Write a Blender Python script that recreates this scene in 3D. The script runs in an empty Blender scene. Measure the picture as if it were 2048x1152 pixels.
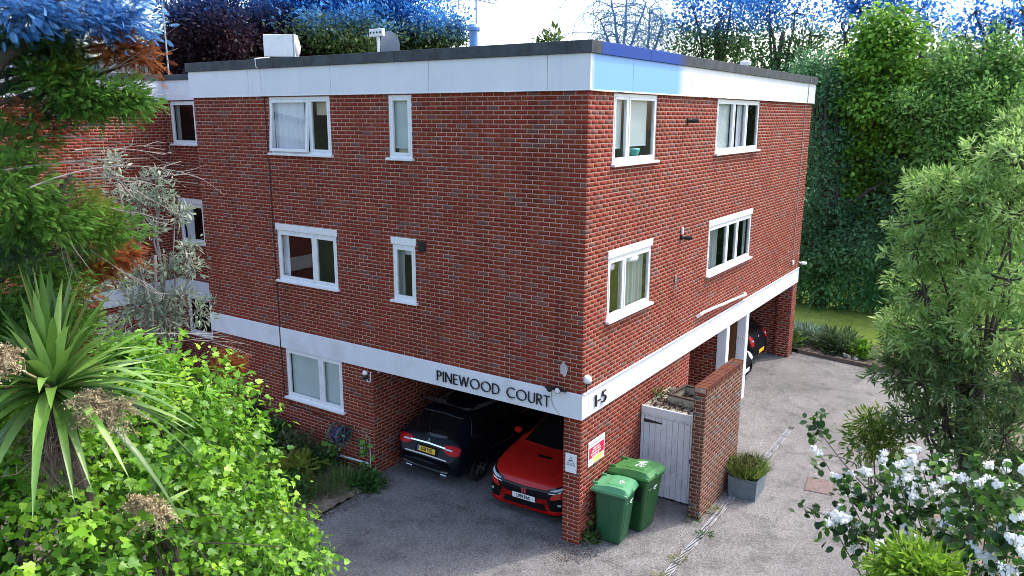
import bpy, math, random
import numpy as np
from mathutils import Vector, Matrix
from mathutils.bvhtree import BVHTree

scene = bpy.context.scene
COL = scene.collection

# ------------------------------------------------------------------ camera
CAM = np.array([-10.8978, -5.9641, 7.3227])
YAW, PIT, ROL, FPX = 0.5951, 0.2162, 0.0025, 1561.17       # pixel focal length for a 2048 px wide picture
FW = np.array([math.cos(YAW)*math.cos(PIT), math.sin(YAW)*math.cos(PIT), -math.sin(PIT)])
RT = np.array([math.sin(YAW), -math.cos(YAW), 0.0])
UP = np.cross(RT, FW)
R2 = RT*math.cos(ROL)+UP*math.sin(ROL)
U2 = -RT*math.sin(ROL)+UP*math.cos(ROL)
cd = bpy.data.cameras.new('camera')
cd.sensor_width = 36.0
cd.lens = 36.0*FPX/2048.0
cd.clip_start = 0.1
cd.clip_end = 2000.0
cam = bpy.data.objects.new('camera', cd)
M = Matrix.Identity(4)
for i in range(3):
    M[i][0] = R2[i]; M[i][1] = U2[i]; M[i][2] = -FW[i]; M[i][3] = CAM[i]
cam.matrix_world = M
COL.objects.link(cam)
scene.camera = cam

# ------------------------------------------------------------------ sky, sun, exposure
SUN = Vector((0.50, -0.30, 0.84)).normalized()
elev = math.asin(SUN.z)
world = bpy.data.worlds.new('World')
scene.world = world
world.use_nodes = True
wn = world.node_tree.nodes
wl = world.node_tree.links
sky = wn.new('ShaderNodeTexSky')
sky.sky_type = 'NISHITA'
sky.sun_disc = False
sky.sun_elevation = elev
sky.sun_rotation = math.atan2(SUN.x, SUN.y)
sky.air_density = 1.0
sky.dust_density = 3.2
sky.ozone_density = 1.0
bg = wn['Background']
bg.inputs['Strength'].default_value = 0.15
wl.new(sky.outputs[0], bg.inputs['Color'])
sd = bpy.data.lights.new('sun', 'SUN')
sd.energy = 1.0
sd.angle = math.radians(3.0)
sd.color = (1.0, 0.94, 0.85)
sun = bpy.data.objects.new('sun', sd)
sun.rotation_euler = SUN.to_track_quat('Z', 'Y').to_euler()
sun.location = (20, -20, 30)
COL.objects.link(sun)
scene.view_settings.view_transform = 'Standard'
scene.view_settings.look = 'None'
scene.view_settings.exposure = 1.62
scene.view_settings.gamma = 1.0
scene.cycles.filter_width = 0.85
scene.cycles.max_bounces = 6
scene.cycles.transparent_max_bounces = 12

# ------------------------------------------------------------------ helpers
def ray(u, v):
    return FW*FPX + R2*(u-1024) + U2*(576-v)

def at(u, v, dist):
    """the point that lies at a horizontal distance (metres) in the direction of a photo pixel"""
    d = ray(u, v)
    return CAM + d/np.linalg.norm(d[:2])*dist

def on(u, v, ax, val):
    d = ray(u, v)
    return CAM + d*(val-CAM[ax])/d[ax]

def link(o, parent=None):
    COL.objects.link(o)
    if parent is not None:
        o.parent = parent
    return o

def tag(o, label=None, cat=None, group=None, kind=None):
    if label: o['label'] = label
    if cat: o['category'] = cat
    if group: o['group'] = group
    if kind: o['kind'] = kind
    return o

def thing(name, label, cat, loc=(0, 0, 0), rz=0.0, group=None):
    o = bpy.data.objects.new(name, None)
    o.empty_display_size = 0.2
    o.location = loc
    o.rotation_euler = (0, 0, rz)
    COL.objects.link(o)
    return tag(o, label, cat, group)

class MB:
    def __init__(s):
        s.v = []; s.f = []
    def add(s, vs, fs):
        n = len(s.v)
        s.v.extend([tuple(map(float, p)) for p in vs])
        s.f.extend([tuple(i+n for i in f) for f in fs])
        return s
    def box(s, a, b, bev=0.0):
        x0, y0, z0 = [min(p, q) for p, q in zip(a, b)]
        x1, y1, z1 = [max(p, q) for p, q in zip(a, b)]
        if bev <= 0:
            vs = [(x0,y0,z0),(x1,y0,z0),(x1,y1,z0),(x0,y1,z0),(x0,y0,z1),(x1,y0,z1),(x1,y1,z1),(x0,y1,z1)]
            fs = [(3,2,1,0),(4,5,6,7),(0,1,5,4),(1,2,6,5),(2,3,7,6),(3,0,4,7)]
            return s.add(vs, fs)
        e = min(bev, (x1-x0)*.49, (y1-y0)*.49, (z1-z0)*.49)
        X = [x0, x1]; Y = [y0, y1]; Z = [z0, z1]
        vs = []; idx = {}
        for i in (0, 1):
            for j in (0, 1):
                for k in (0, 1):
                    for ax in range(3):
                        p = [X[i]+(e if i == 0 else -e), Y[j]+(e if j == 0 else -e), Z[k]+(e if k == 0 else -e)]
                        p[ax] = (X, Y, Z)[ax][(i, j, k)[ax]]
                        idx[(i, j, k, ax)] = len(vs); vs.append(tuple(p))
        fs = []
        for sgn in (0, 1):
            q = [idx[(sgn,0,0,0)], idx[(sgn,1,0,0)], idx[(sgn,1,1,0)], idx[(sgn,0,1,0)]]
            fs.append(q if sgn else q[::-1])
            q = [idx[(0,sgn,0,1)], idx[(0,sgn,1,1)], idx[(1,sgn,1,1)], idx[(1,sgn,0,1)]]
            fs.append(q if sgn else q[::-1])
            q = [idx[(0,0,sgn,2)], idx[(1,0,sgn,2)], idx[(1,1,sgn,2)], idx[(0,1,sgn,2)]]
            fs.append(q if sgn else q[::-1])
        for i in (0, 1):
            for j in (0, 1):
                fs.append([idx[(i,j,0,0)], idx[(i,j,1,0)], idx[(i,j,1,1)], idx[(i,j,0,1)]])
                fs.append([idx[(0,i,j,1)], idx[(1,i,j,1)], idx[(1,i,j,2)], idx[(0,i,j,2)]])
                fs.append([idx[(i,0,j,0)], idx[(i,1,j,0)], idx[(i,1,j,2)], idx[(i,0,j,2)]])
                for k in (0, 1):
                    fs.append([idx[(i,j,k,0)], idx[(i,j,k,1)], idx[(i,j,k,2)]])
        return s.add(vs, fs)
    def tube(s, pts, r, n=6, cap=True):
        pts = [Vector(p) for p in pts]
        m = len(pts)
        rs = r if isinstance(r, (list, tuple)) else [r]*m
        rings = []
        prev = None
        for i in range(m):
            t = (pts[min(i+1, m-1)]-pts[max(i-1, 0)])
            if t.length < 1e-9: t = Vector((0, 0, 1))
            t.normalize()
            if prev is None:
                a = Vector((0, 0, 1)) if abs(t.z) < .9 else Vector((1, 0, 0))
                nrm = t.cross(a).normalized()
            else:
                nrm = prev - t*prev.dot(t)
                if nrm.length < 1e-6: nrm = t.orthogonal()
                nrm.normalize()
            prev = nrm
            b = t.cross(nrm)
            rings.append([pts[i]+(nrm*math.cos(2*math.pi*k/n)+b*math.sin(2*math.pi*k/n))*rs[i] for k in range(n)])
        vs = [p for rg in rings for p in rg]
        fs = []
        for i in range(m-1):
            for k in range(n):
                fs.append((i*n+k, i*n+(k+1) % n, (i+1)*n+(k+1) % n, (i+1)*n+k))
        if cap:
            fs.append(tuple(range(n))[::-1]); fs.append(tuple((m-1)*n+k for k in range(n)))
        return s.add(vs, fs)
    def lathe(s, prof, n=20, c=(0, 0, 0), axis='Z', cap=True):
        """prof: (radius, height) pairs"""
        vs = []
        for r, h in prof:
            for k in range(n):
                a = 2*math.pi*k/n
                p = (r*math.cos(a), r*math.sin(a), h)
                if axis == 'X': p = (p[2], p[0], p[1])
                elif axis == 'Y': p = (p[1], p[2], p[0])
                vs.append((p[0]+c[0], p[1]+c[1], p[2]+c[2]))
        fs = []
        for i in range(len(prof)-1):
            for k in range(n):
                fs.append((i*n+k, i*n+(k+1) % n, (i+1)*n+(k+1) % n, (i+1)*n+k))
        if cap:
            fs.append(tuple(range(n))[::-1]); fs.append(tuple((len(prof)-1)*n+k for k in range(n)))
        return s.add(vs, fs)
    def prism(s, poly, a, b, f):
        """poly 2D points, extruded from a to b; f(u, v, w) gives the 3D point"""
        n = len(poly)
        vs = [f(p[0], p[1], a) for p in poly]+[f(p[0], p[1], b) for p in poly]
        fs = [tuple(range(n))[::-1], tuple(range(n, 2*n))]
        for i in range(n):
            j = (i+1) % n
            fs.append((i, j, n+j, n+i))
        return s.add(vs, fs)
    def grid(s, P):
        """P: rows of points"""
        m = len(P); n = len(P[0])
        vs = [p for r in P for p in r]
        fs = [(i*n+j, i*n+j+1, (i+1)*n+j+1, (i+1)*n+j) for i in range(m-1) for j in range(n-1)]
        return s.add(vs, fs)
    def mesh(s, name, mat=None, smooth=False):
        me = bpy.data.meshes.new(name)
        me.from_pydata(s.v, [], s.f)
        if mat: me.materials.append(mat)
        if smooth:
            me.polygons.foreach_set('use_smooth', [True]*len(me.polygons))
        me.update()
        return me
    def build(s, name, mat, parent=None, smooth=False):
        return link(bpy.data.objects.new(name, s.mesh(name, mat, smooth)), parent)

def np_mesh(name, V, T, mat, cols=None, smooth=False):
    """triangle mesh from arrays, optional colour of each vertex"""
    V = np.asarray(V, np.float32); T = np.asarray(T, np.int32)
    me = bpy.data.meshes.new(name)
    k = T.shape[1]
    me.vertices.add(len(V)); me.vertices.foreach_set('co', V.ravel())
    me.loops.add(T.size); me.loops.foreach_set('vertex_index', T.ravel())
    me.polygons.add(len(T)); me.polygons.foreach_set('loop_start', np.arange(len(T), dtype=np.int32)*k)
    if smooth: me.polygons.foreach_set('use_smooth', np.ones(len(T), bool))
    if cols is not None:
        a = me.color_attributes.new('col', 'FLOAT_COLOR', 'POINT')
        c = np.ones((len(V), 4), np.float32); c[:, :3] = cols
        a.data.foreach_set('color', c.ravel())
    me.update(calc_edges=True)
    if mat: me.materials.append(mat)
    return me

# ------------------------------------------------------------------ materials
MATS = {}
def nodes_of(name):
    m = bpy.data.materials.new(name)
    m.use_nodes = True
    return m, m.node_tree.nodes, m.node_tree.links, m.node_tree.nodes['Principled BSDF']

def mat(name, col, rough=.6, metal=0.0, var=0.12, scale=6.0, bump=0.0, bscale=60.0, spec=.5, coat=0.0, attr=False, col2=None, thr=None, trans=0.0):
    """principled material whose colour wanders a little; attr: colour of each vertex; col2: second colour in noise patches"""
    if name in MATS: return MATS[name]
    m, n, l, p = nodes_of(name)
    tc = n.new('ShaderNodeTexCoord')
    nz = n.new('ShaderNodeTexNoise'); nz.inputs['Scale'].default_value = scale; nz.inputs['Detail'].default_value = 6; nz.inputs['Roughness'].default_value = .65
    l.new(tc.outputs['Object'], nz.inputs['Vector'])
    if attr:
        base = n.new('ShaderNodeAttribute'); base.attribute_name = 'col'; bo = base.outputs['Color']
    else:
        base = n.new('ShaderNodeRGB'); base.outputs[0].default_value = (*col, 1); bo = base.outputs[0]
    if col2 is not None:
        rp = n.new('ShaderNodeValToRGB')
        a, b = thr or (.5, .65)
        rp.color_ramp.elements[0].position = a; rp.color_ramp.elements[1].position = b
        nz2 = n.new('ShaderNodeTexNoise'); nz2.inputs['Scale'].default_value = scale*.37; nz2.inputs['Detail'].default_value = 8; nz2.inputs['Roughness'].default_value = .7
        l.new(tc.outputs['Object'], nz2.inputs['Vector']); l.new(nz2.outputs[0], rp.inputs[0])
        mx = n.new('ShaderNodeMix'); mx.data_type = 'RGBA'
        l.new(rp.outputs[0], mx.inputs[0]); l.new(bo, mx.inputs[6]); mx.inputs[7].default_value = (*col2, 1)
        bo = mx.outputs[2]
    mr = n.new('ShaderNodeMapRange')
    mr.inputs[1].default_value = .25; mr.inputs[2].default_value = .75
    mr.inputs[3].default_value = 1-var; mr.inputs[4].default_value = 1+var
    l.new(nz.outputs[0], mr.inputs[0])
    mul = n.new('ShaderNodeVectorMath'); mul.operation = 'SCALE'
    l.new(bo, mul.inputs[0]); l.new(mr.outputs[0], mul.inputs['Scale'])
    l.new(mul.outputs[0], p.inputs['Base Color'])
    p.inputs['Roughness'].default_value = rough
    p.inputs['Metallic'].default_value = metal
    p.inputs['Specular IOR Level'].default_value = spec
    p.inputs['Coat Weight'].default_value = coat
    if coat: p.inputs['Coat Roughness'].default_value = .04
    if bump > 0:
        bn = n.new('ShaderNodeTexNoise'); bn.inputs['Scale'].default_value = bscale; bn.inputs['Detail'].default_value = 4
        l.new(tc.outputs['Object'], bn.inputs['Vector'])
        bm = n.new('ShaderNodeBump'); bm.inputs['Strength'].default_value = bump; bm.inputs['Distance'].default_value = .01
        l.new(bn.outputs[0], bm.inputs['Height']); l.new(bm.outputs[0], p.inputs['Normal'])
    if trans > 0:
        tr = n.new('ShaderNodeBsdfTranslucent'); l.new(mul.outputs[0], tr.inputs['Color'])
        ms = n.new('ShaderNodeMixShader'); ms.inputs[0].default_value = trans
        out = n['Material Output']
        l.new(p.outputs[0], ms.inputs[1]); l.new(tr.outputs[0], ms.inputs[2]); l.new(ms.outputs[0], out.inputs['Surface'])
    MATS[name] = m
    return m

def glass_mat(name='window_glass', tint=(.93, .95, .95), base=.05, power=.45):
    if name in MATS: return MATS[name]
    m, n, l, p = nodes_of(name)
    n.remove(p)
    tr = n.new('ShaderNodeBsdfTransparent'); tr.inputs[0].default_value = (*tint, 1)
    gl = n.new('ShaderNodeBsdfGlossy'); gl.inputs['Roughness'].default_value = .02
    lw = n.new('ShaderNodeLayerWeight'); lw.inputs['Blend'].default_value = .35
    mr = n.new('ShaderNodeMapRange'); mr.inputs[3].default_value = base; mr.inputs[4].default_value = power
    l.new(lw.outputs['Fresnel'], mr.inputs[0])
    ms = n.new('ShaderNodeMixShader')
    l.new(mr.outputs[0], ms.inputs[0]); l.new(tr.outputs[0], ms.inputs[1]); l.new(gl.outputs[0], ms.inputs[2])
    l.new(ms.outputs[0], n['Material Output'].inputs['Surface'])
    MATS[name] = m
    return m

def text_mesh(name, s, size, extrude, material, align='CENTER', bold=0.0):
    cu = bpy.data.curves.new(name, 'FONT')
    cu.body = s; cu.size = size; cu.extrude = extrude; cu.align_x = align; cu.align_y = 'CENTER'; cu.resolution_u = 3; cu.offset = bold
    o = bpy.data.objects.new(name, cu)
    COL.objects.link(o)
    dg = bpy.context.evaluated_depsgraph_get(); dg.update()
    me = bpy.data.meshes.new_from_object(o.evaluated_get(dg))
    me.name = name
    bpy.data.objects.remove(o)
    bpy.data.curves.remove(cu)
    me.materials.clear(); me.materials.append(material)
    return me

def facing(loc, n):
    """matrix: x to the viewer's right, y up, z out of a vertical face with outward normal n"""
    z = Vector(n).normalized(); y = Vector((0, 0, 1)); x = y.cross(z)
    m = Matrix.Identity(4)
    for i in range(3):
        m[i][0] = x[i]; m[i][1] = y[i]; m[i][2] = z[i]; m[i][3] = loc[i]
    return m

def put_text(name, s, loc, n, size, extrude, material, parent, sx=1.0, bold=0.0):
    o = bpy.data.objects.new(name, text_mesh(name, s, size, extrude, material, 'CENTER', bold))
    COL.objects.link(o)
    mw = facing(loc, n) @ Matrix.Diagonal((sx, 1, 1, 1))
    if parent is not None:
        o.parent = parent
        o.matrix_parent_inverse = Matrix.Identity(4)
        o.matrix_local = mw
    else:
        o.matrix_world = mw
    return o

WHITE = mat('white_upvc', (.80, .81, .83), rough=.35, var=.07, scale=9, col2=(.60, .59, .57), thr=(.56, .78))
PAINT0 = mat('white_masonry_paint', (.74, .76, .82), rough=.7, var=.08, scale=3, bump=.1, bscale=40, col2=(.60, .61, .64), thr=(.52, .75))
PAINT = PAINT0
BLACK = mat('black_plastic', (.012, .012, .014), rough=.45, var=.1)
DARK = mat('dark_interior', (.035, .035, .038), rough=.9, var=.1)
STEEL = mat('galvanised_steel', (.42, .44, .46), rough=.45, metal=.7, var=.2, scale=14)
GLASS = glass_mat()
# ------------------------------------------------------------------ ground
def asphalt_mat():
    m, n, l, p = nodes_of('asphalt')
    tc = n.new('ShaderNodeTexCoord')
    def noise(sc, det=6, ro=.6):
        z = n.new('ShaderNodeTexNoise'); z.inputs['Scale'].default_value = sc; z.inputs['Detail'].default_value = det; z.inputs['Roughness'].default_value = ro
        l.new(tc.outputs['Object'], z.inputs['Vector']); return z
    a = noise(.45, 8, .65); b = noise(130, 3, .8); c = noise(1.7, 9, .75); e = noise(34, 4, .9)
    r1 = n.new('ShaderNodeValToRGB'); l.new(a.outputs[0], r1.inputs[0])
    r1.color_ramp.elements[0].position = .30; r1.color_ramp.elements[0].color = (.112, .108, .105, 1)
    r1.color_ramp.elements[1].position = .70; r1.color_ramp.elements[1].color = (.215, .208, .204, 1)
    r2 = n.new('ShaderNodeValToRGB'); l.new(c.outputs[0], r2.inputs[0])
    r2.color_ramp.elements[0].position = .33; r2.color_ramp.elements[0].color = (.36, .35, .36, 1)
    r2.color_ramp.elements[1].position = .50; r2.color_ramp.elements[1].color = (1.0, 1.0, 1.0, 1)
    mx = n.new('ShaderNodeMix'); mx.data_type = 'RGBA'; mx.blend_type = 'MULTIPLY'; mx.inputs[0].default_value = .8
    l.new(r1.outputs[0], mx.inputs[6]); l.new(r2.outputs[0], mx.inputs[7])
    r3 = n.new('ShaderNodeMapRange'); r3.inputs[1].default_value = .36; r3.inputs[2].default_value = .64; r3.inputs[3].default_value = .55; r3.inputs[4].default_value = 1.45
    l.new(b.outputs[0], r3.inputs[0])
    r4 = n.new('ShaderNodeMapRange'); r4.inputs[1].default_value = .36; r4.inputs[2].default_value = .64; r4.inputs[3].default_value = .50; r4.inputs[4].default_value = 1.50
    l.new(e.outputs[0], r4.inputs[0])
    mm = n.new('ShaderNodeMath'); mm.operation = 'MULTIPLY'; l.new(r3.outputs[0], mm.inputs[0]); l.new(r4.outputs[0], mm.inputs[1])
    sc = n.new('ShaderNodeVectorMath'); sc.operation = 'SCALE'; l.new(mx.outputs[2], sc.inputs[0]); l.new(mm.outputs[0], sc.inputs['Scale'])
    vo = n.new('ShaderNodeTexVoronoi'); vo.feature = 'DISTANCE_TO_EDGE'; vo.inputs['Scale'].default_value = .33
    wv = noise(2.2, 6, .7); wm = n.new('ShaderNodeVectorMath'); wm.operation = 'MULTIPLY_ADD'; wm.inputs[1].default_value = (.9, .9, .9)
    l.new(wv.outputs['Color'], wm.inputs[0]); l.new(tc.outputs['Object'], wm.inputs[2]); l.new(wm.outputs[0], vo.inputs['Vector'])
    ck = n.new('ShaderNodeMapRange'); ck.inputs[1].default_value = .0; ck.inputs[2].default_value = .012; ck.inputs[3].default_value = .74; ck.inputs[4].default_value = 1
    l.new(vo.outputs['Distance'], ck.inputs[0])
    cs = n.new('ShaderNodeVectorMath'); cs.operation = 'SCALE'; l.new(sc.outputs[0], cs.inputs[0]); l.new(ck.outputs[0], cs.inputs['Scale'])
    gr = n.new('ShaderNodeTexVoronoi'); gr.inputs['Scale'].default_value = 42; l.new(tc.outputs['Object'], gr.inputs['Vector'])
    gm_ = n.new('ShaderNodeMapRange'); gm_.inputs[1].default_value = 0; gm_.inputs[2].default_value = 1; gm_.inputs[3].default_value = .72; gm_.inputs[4].default_value = 1.28
    gx = n.new('ShaderNodeSeparateXYZ'); l.new(gr.outputs['Color'], gx.inputs[0]); l.new(gx.outputs[0], gm_.inputs[0])
    gs = n.new('ShaderNodeVectorMath'); gs.operation = 'SCALE'; l.new(cs.outputs[0], gs.inputs[0]); l.new(gm_.outputs[0], gs.inputs['Scale'])
    l.new(gs.outputs[0], p.inputs['Base Color'])
    p.inputs['Roughness'].default_value = .88
    bm = n.new('ShaderNodeBump'); bm.inputs['Strength'].default_value = .5; bm.inputs['Distance'].default_value = .006
    l.new(b.outputs[0], bm.inputs['Height']); l.new(bm.outputs[0], p.inputs['Normal'])
    return m
ASPHALT = asphalt_mat()
SOIL = mat('soil', (.11, .085, .065), rough=.95, var=.45, scale=9, bump=.8, bscale=30, col2=(.19, .15, .11), thr=(.42, .62))
TURF = mat('turf', (.30, .40, .045), rough=.9, var=.3, scale=2.5, bump=.5, bscale=80, col2=(.36, .42, .08), thr=(.4, .65))
EARTH = mat('ground_earth', (.06, .09, .035), rough=.95, var=.3, scale=.4)

def sheet(name, poly, z, material, kind='structure', thick=0.0):
    b = MB()
    b.add([(x, y, z) for x, y in poly], [tuple(range(len(poly)))])
    return tag(b.build(name, material), kind=kind)

sheet('ground', [(-300, -300), (400, -300), (400, 400), (-300, 400)], -.06, EARTH)
sheet('asphalt_forecourt', [(-30, -7.5), (-2, -6.2), (3.2, -6.3), (8, -6.6), (12.9, -6.3), (13.4, -3.0), (13.95, -.25), (13.95, 9.9), (.05, 9.9), (.05, 4.75), (-1.0, 4.55), (-2.2, 4.45), (-3.6, 3.8), (-5.0, 2.6), (-6.5, .9), (-8.5, -1.2), (-30, -3)], 0.0, ASPHALT)

def bumpy(name, poly_f, x0, x1, y0, y1, step, z, amp, material, seed):
    """uneven ground sheet over the cells for which poly_f(x, y) holds"""
    rng = np.random.default_rng(seed)
    nx = int((x1-x0)/step)+1; ny = int((y1-y0)/step)+1
    H = rng.random((nx, ny))*amp
    vs = []; ix = {}; fs = []
    def vid(i, j):
        if (i, j) not in ix:
            ix[(i, j)] = len(vs); vs.append((x0+i*step, y0+j*step, z+H[i, j]))
        return ix[(i, j)]
    for i in range(nx-1):
        for j in range(ny-1):
            if poly_f(x0+(i+.5)*step, y0+(j+.5)*step):
                fs.append((vid(i, j), vid(i+1, j), vid(i+1, j+1), vid(i, j+1)))
    b = MB(); b.add(vs, fs)
    return tag(b.build(name, material, smooth=True), kind='structure')

def left_edge(x):
    xs = [-9, -8.5, -6.5, -5.0, -3.6, -2.2, -1.0, .1]; ys = [-1.6, -1.2, .9, 2.6, 3.8, 4.45, 4.55, 4.72]
    return float(np.interp(x, xs, ys))
bumpy('flower_bed', lambda x, y: y > left_edge(x)-.02 and (x < -.02 or y > 10.2) and x < 1.9 and y < 14.15, -10, 2.0, -1.6, 14.2, .12, .008, .06, SOIL, 3)
bumpy('border_bed', lambda x, y: x > np.interp(y, [-6, -3, -.25, 4], [12.8, 13.45, 14.02, 14.02]) and x < 16.2-.25*abs(y+1), 12.6, 16.4, -6.2, 3.5, .12, .03, .08, SOIL, 4)
bumpy('shrub_bed', lambda x, y: y < -4.75-.09*max(0, x-1)-.0*x, -9, 12.8, -12, -4.6, .2, .012, .06, SOIL, 5)
bumpy('lawn', lambda x, y: True, 15.3, 30.0, -12, 20, .4, .035, .05, TURF, 6)

# ------------------------------------------------------------------ brickwork
def brick_mat():
    m, n, l, p = nodes_of('red_brick')
    at_ = n.new('ShaderNodeAttribute'); at_.attribute_name = 'col'
    ge = n.new('ShaderNodeNewGeometry')
    nz = n.new('ShaderNodeTexNoise'); nz.inputs['Scale'].default_value = 38; nz.inputs['Detail'].default_value = 5; nz.inputs['Roughness'].default_value = .7
    l.new(ge.outputs['Position'], nz.inputs['Vector'])
    mr = n.new('ShaderNodeMapRange'); mr.inputs[1].default_value = .3; mr.inputs[2].default_value = .7; mr.inputs[3].default_value = .72; mr.inputs[4].default_value = 1.25
    l.new(nz.outputs[0], mr.inputs[0])
    sc = n.new('ShaderNodeVectorMath'); sc.operation = 'SCALE'; l.new(at_.outputs['Color'], sc.inputs[0]); l.new(mr.outputs[0], sc.inputs['Scale'])
    # pale salt bloom and dark grime in drifting patches
    n2 = n.new('ShaderNodeTexNoise'); n2.inputs['Scale'].default_value = .8; n2.inputs['Detail'].default_value = 9; n2.inputs['Roughness'].default_value = .75
    l.new(ge.outputs['Position'], n2.inputs['Vector'])
    rp = n.new('ShaderNodeMapRange'); rp.inputs[1].default_value = .55; rp.inputs[2].default_value = .80; rp.inputs[3].default_value = 0; rp.inputs[4].default_value = .5
    l.new(n2.outputs[0], rp.inputs[0])
    mx = n.new('ShaderNodeMix'); mx.data_type = 'RGBA'; l.new(rp.outputs[0], mx.inputs[0]); l.new(sc.outputs[0], mx.inputs[6]); mx.inputs[7].default_value = (.24, .10, .066, 1)
    rd = n.new('ShaderNodeMapRange'); rd.inputs[1].default_value = .46; rd.inputs[2].default_value = .25; rd.inputs[3].default_value = 0; rd.inputs[4].default_value = .55
    l.new(n2.outputs[0], rd.inputs[0])
    mx2 = n.new('ShaderNodeMix'); mx2.data_type = 'RGBA'; l.new(rd.outputs[0], mx2.inputs[0]); l.new(mx.outputs[2], mx2.inputs[6]); mx2.inputs[7].default_value = (.10, .035, .028, 1)
    mp = n.new('ShaderNodeMapping'); mp.inputs['Scale'].default_value = (3.2, 3.2, .22); l.new(ge.outputs['Position'], mp.inputs[0])
    ns = n.new('ShaderNodeTexNoise'); ns.inputs['Scale'].default_value = 1.0; ns.inputs['Detail'].default_value = 6; ns.inputs['Roughness'].default_value = .65; l.new(mp.outputs[0], ns.inputs['Vector'])
    sr = n.new('ShaderNodeMapRange'); sr.inputs[1].default_value = .50; sr.inputs[2].default_value = .72; sr.inputs[3].default_value = 1.0; sr.inputs[4].default_value = .62; l.new(ns.outputs[0], sr.inputs[0])
    ss = n.new('ShaderNodeVectorMath'); ss.operation = 'SCALE'; l.new(mx2.outputs[2], ss.inputs[0]); l.new(sr.outputs[0], ss.inputs['Scale'])
    l.new(ss.outputs[0], p.inputs['Base Color'])
    p.inputs['Roughness'].default_value = .82
    p.inputs['Specular IOR Level'].default_value = .25
    bm = n.new('ShaderNodeBump'); bm.inputs['Strength'].default_value = .35; bm.inputs['Distance'].default_value = .004
    l.new(nz.outputs[0], bm.inputs['Height']); l.new(bm.outputs[0], p.inputs['Normal'])
    return m
BRICK = brick_mat()
MORTAR = mat('mortar', (.47, .315, .25), rough=.95, var=.18, scale=4, bump=.3, bscale=90, col2=(.30, .18, .135), thr=(.44, .62))

def brick_tone(r, low=False):
    a = r.random()
    if a < .78: c = (.29+.055*r.random(), .036+.012*r.random(), .0155+.008*r.random())
    elif a < .87: c = (.215+.03*r.random(), .030+.007*r.random(), .015+.005*r.random())
    elif a < .955: c = (.34+.04*r.random(), .056+.014*r.random(), .022+.008*r.random())
    elif a < .975: c = (.13, .028, .020)
    else: c = (.25, .095, .08)
    k = .66+.14*r.random()
    return tuple(x*k for x in c)
_tr = random.Random(5)
TONES = [brick_tone(_tr) for _ in range(40)]

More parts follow.
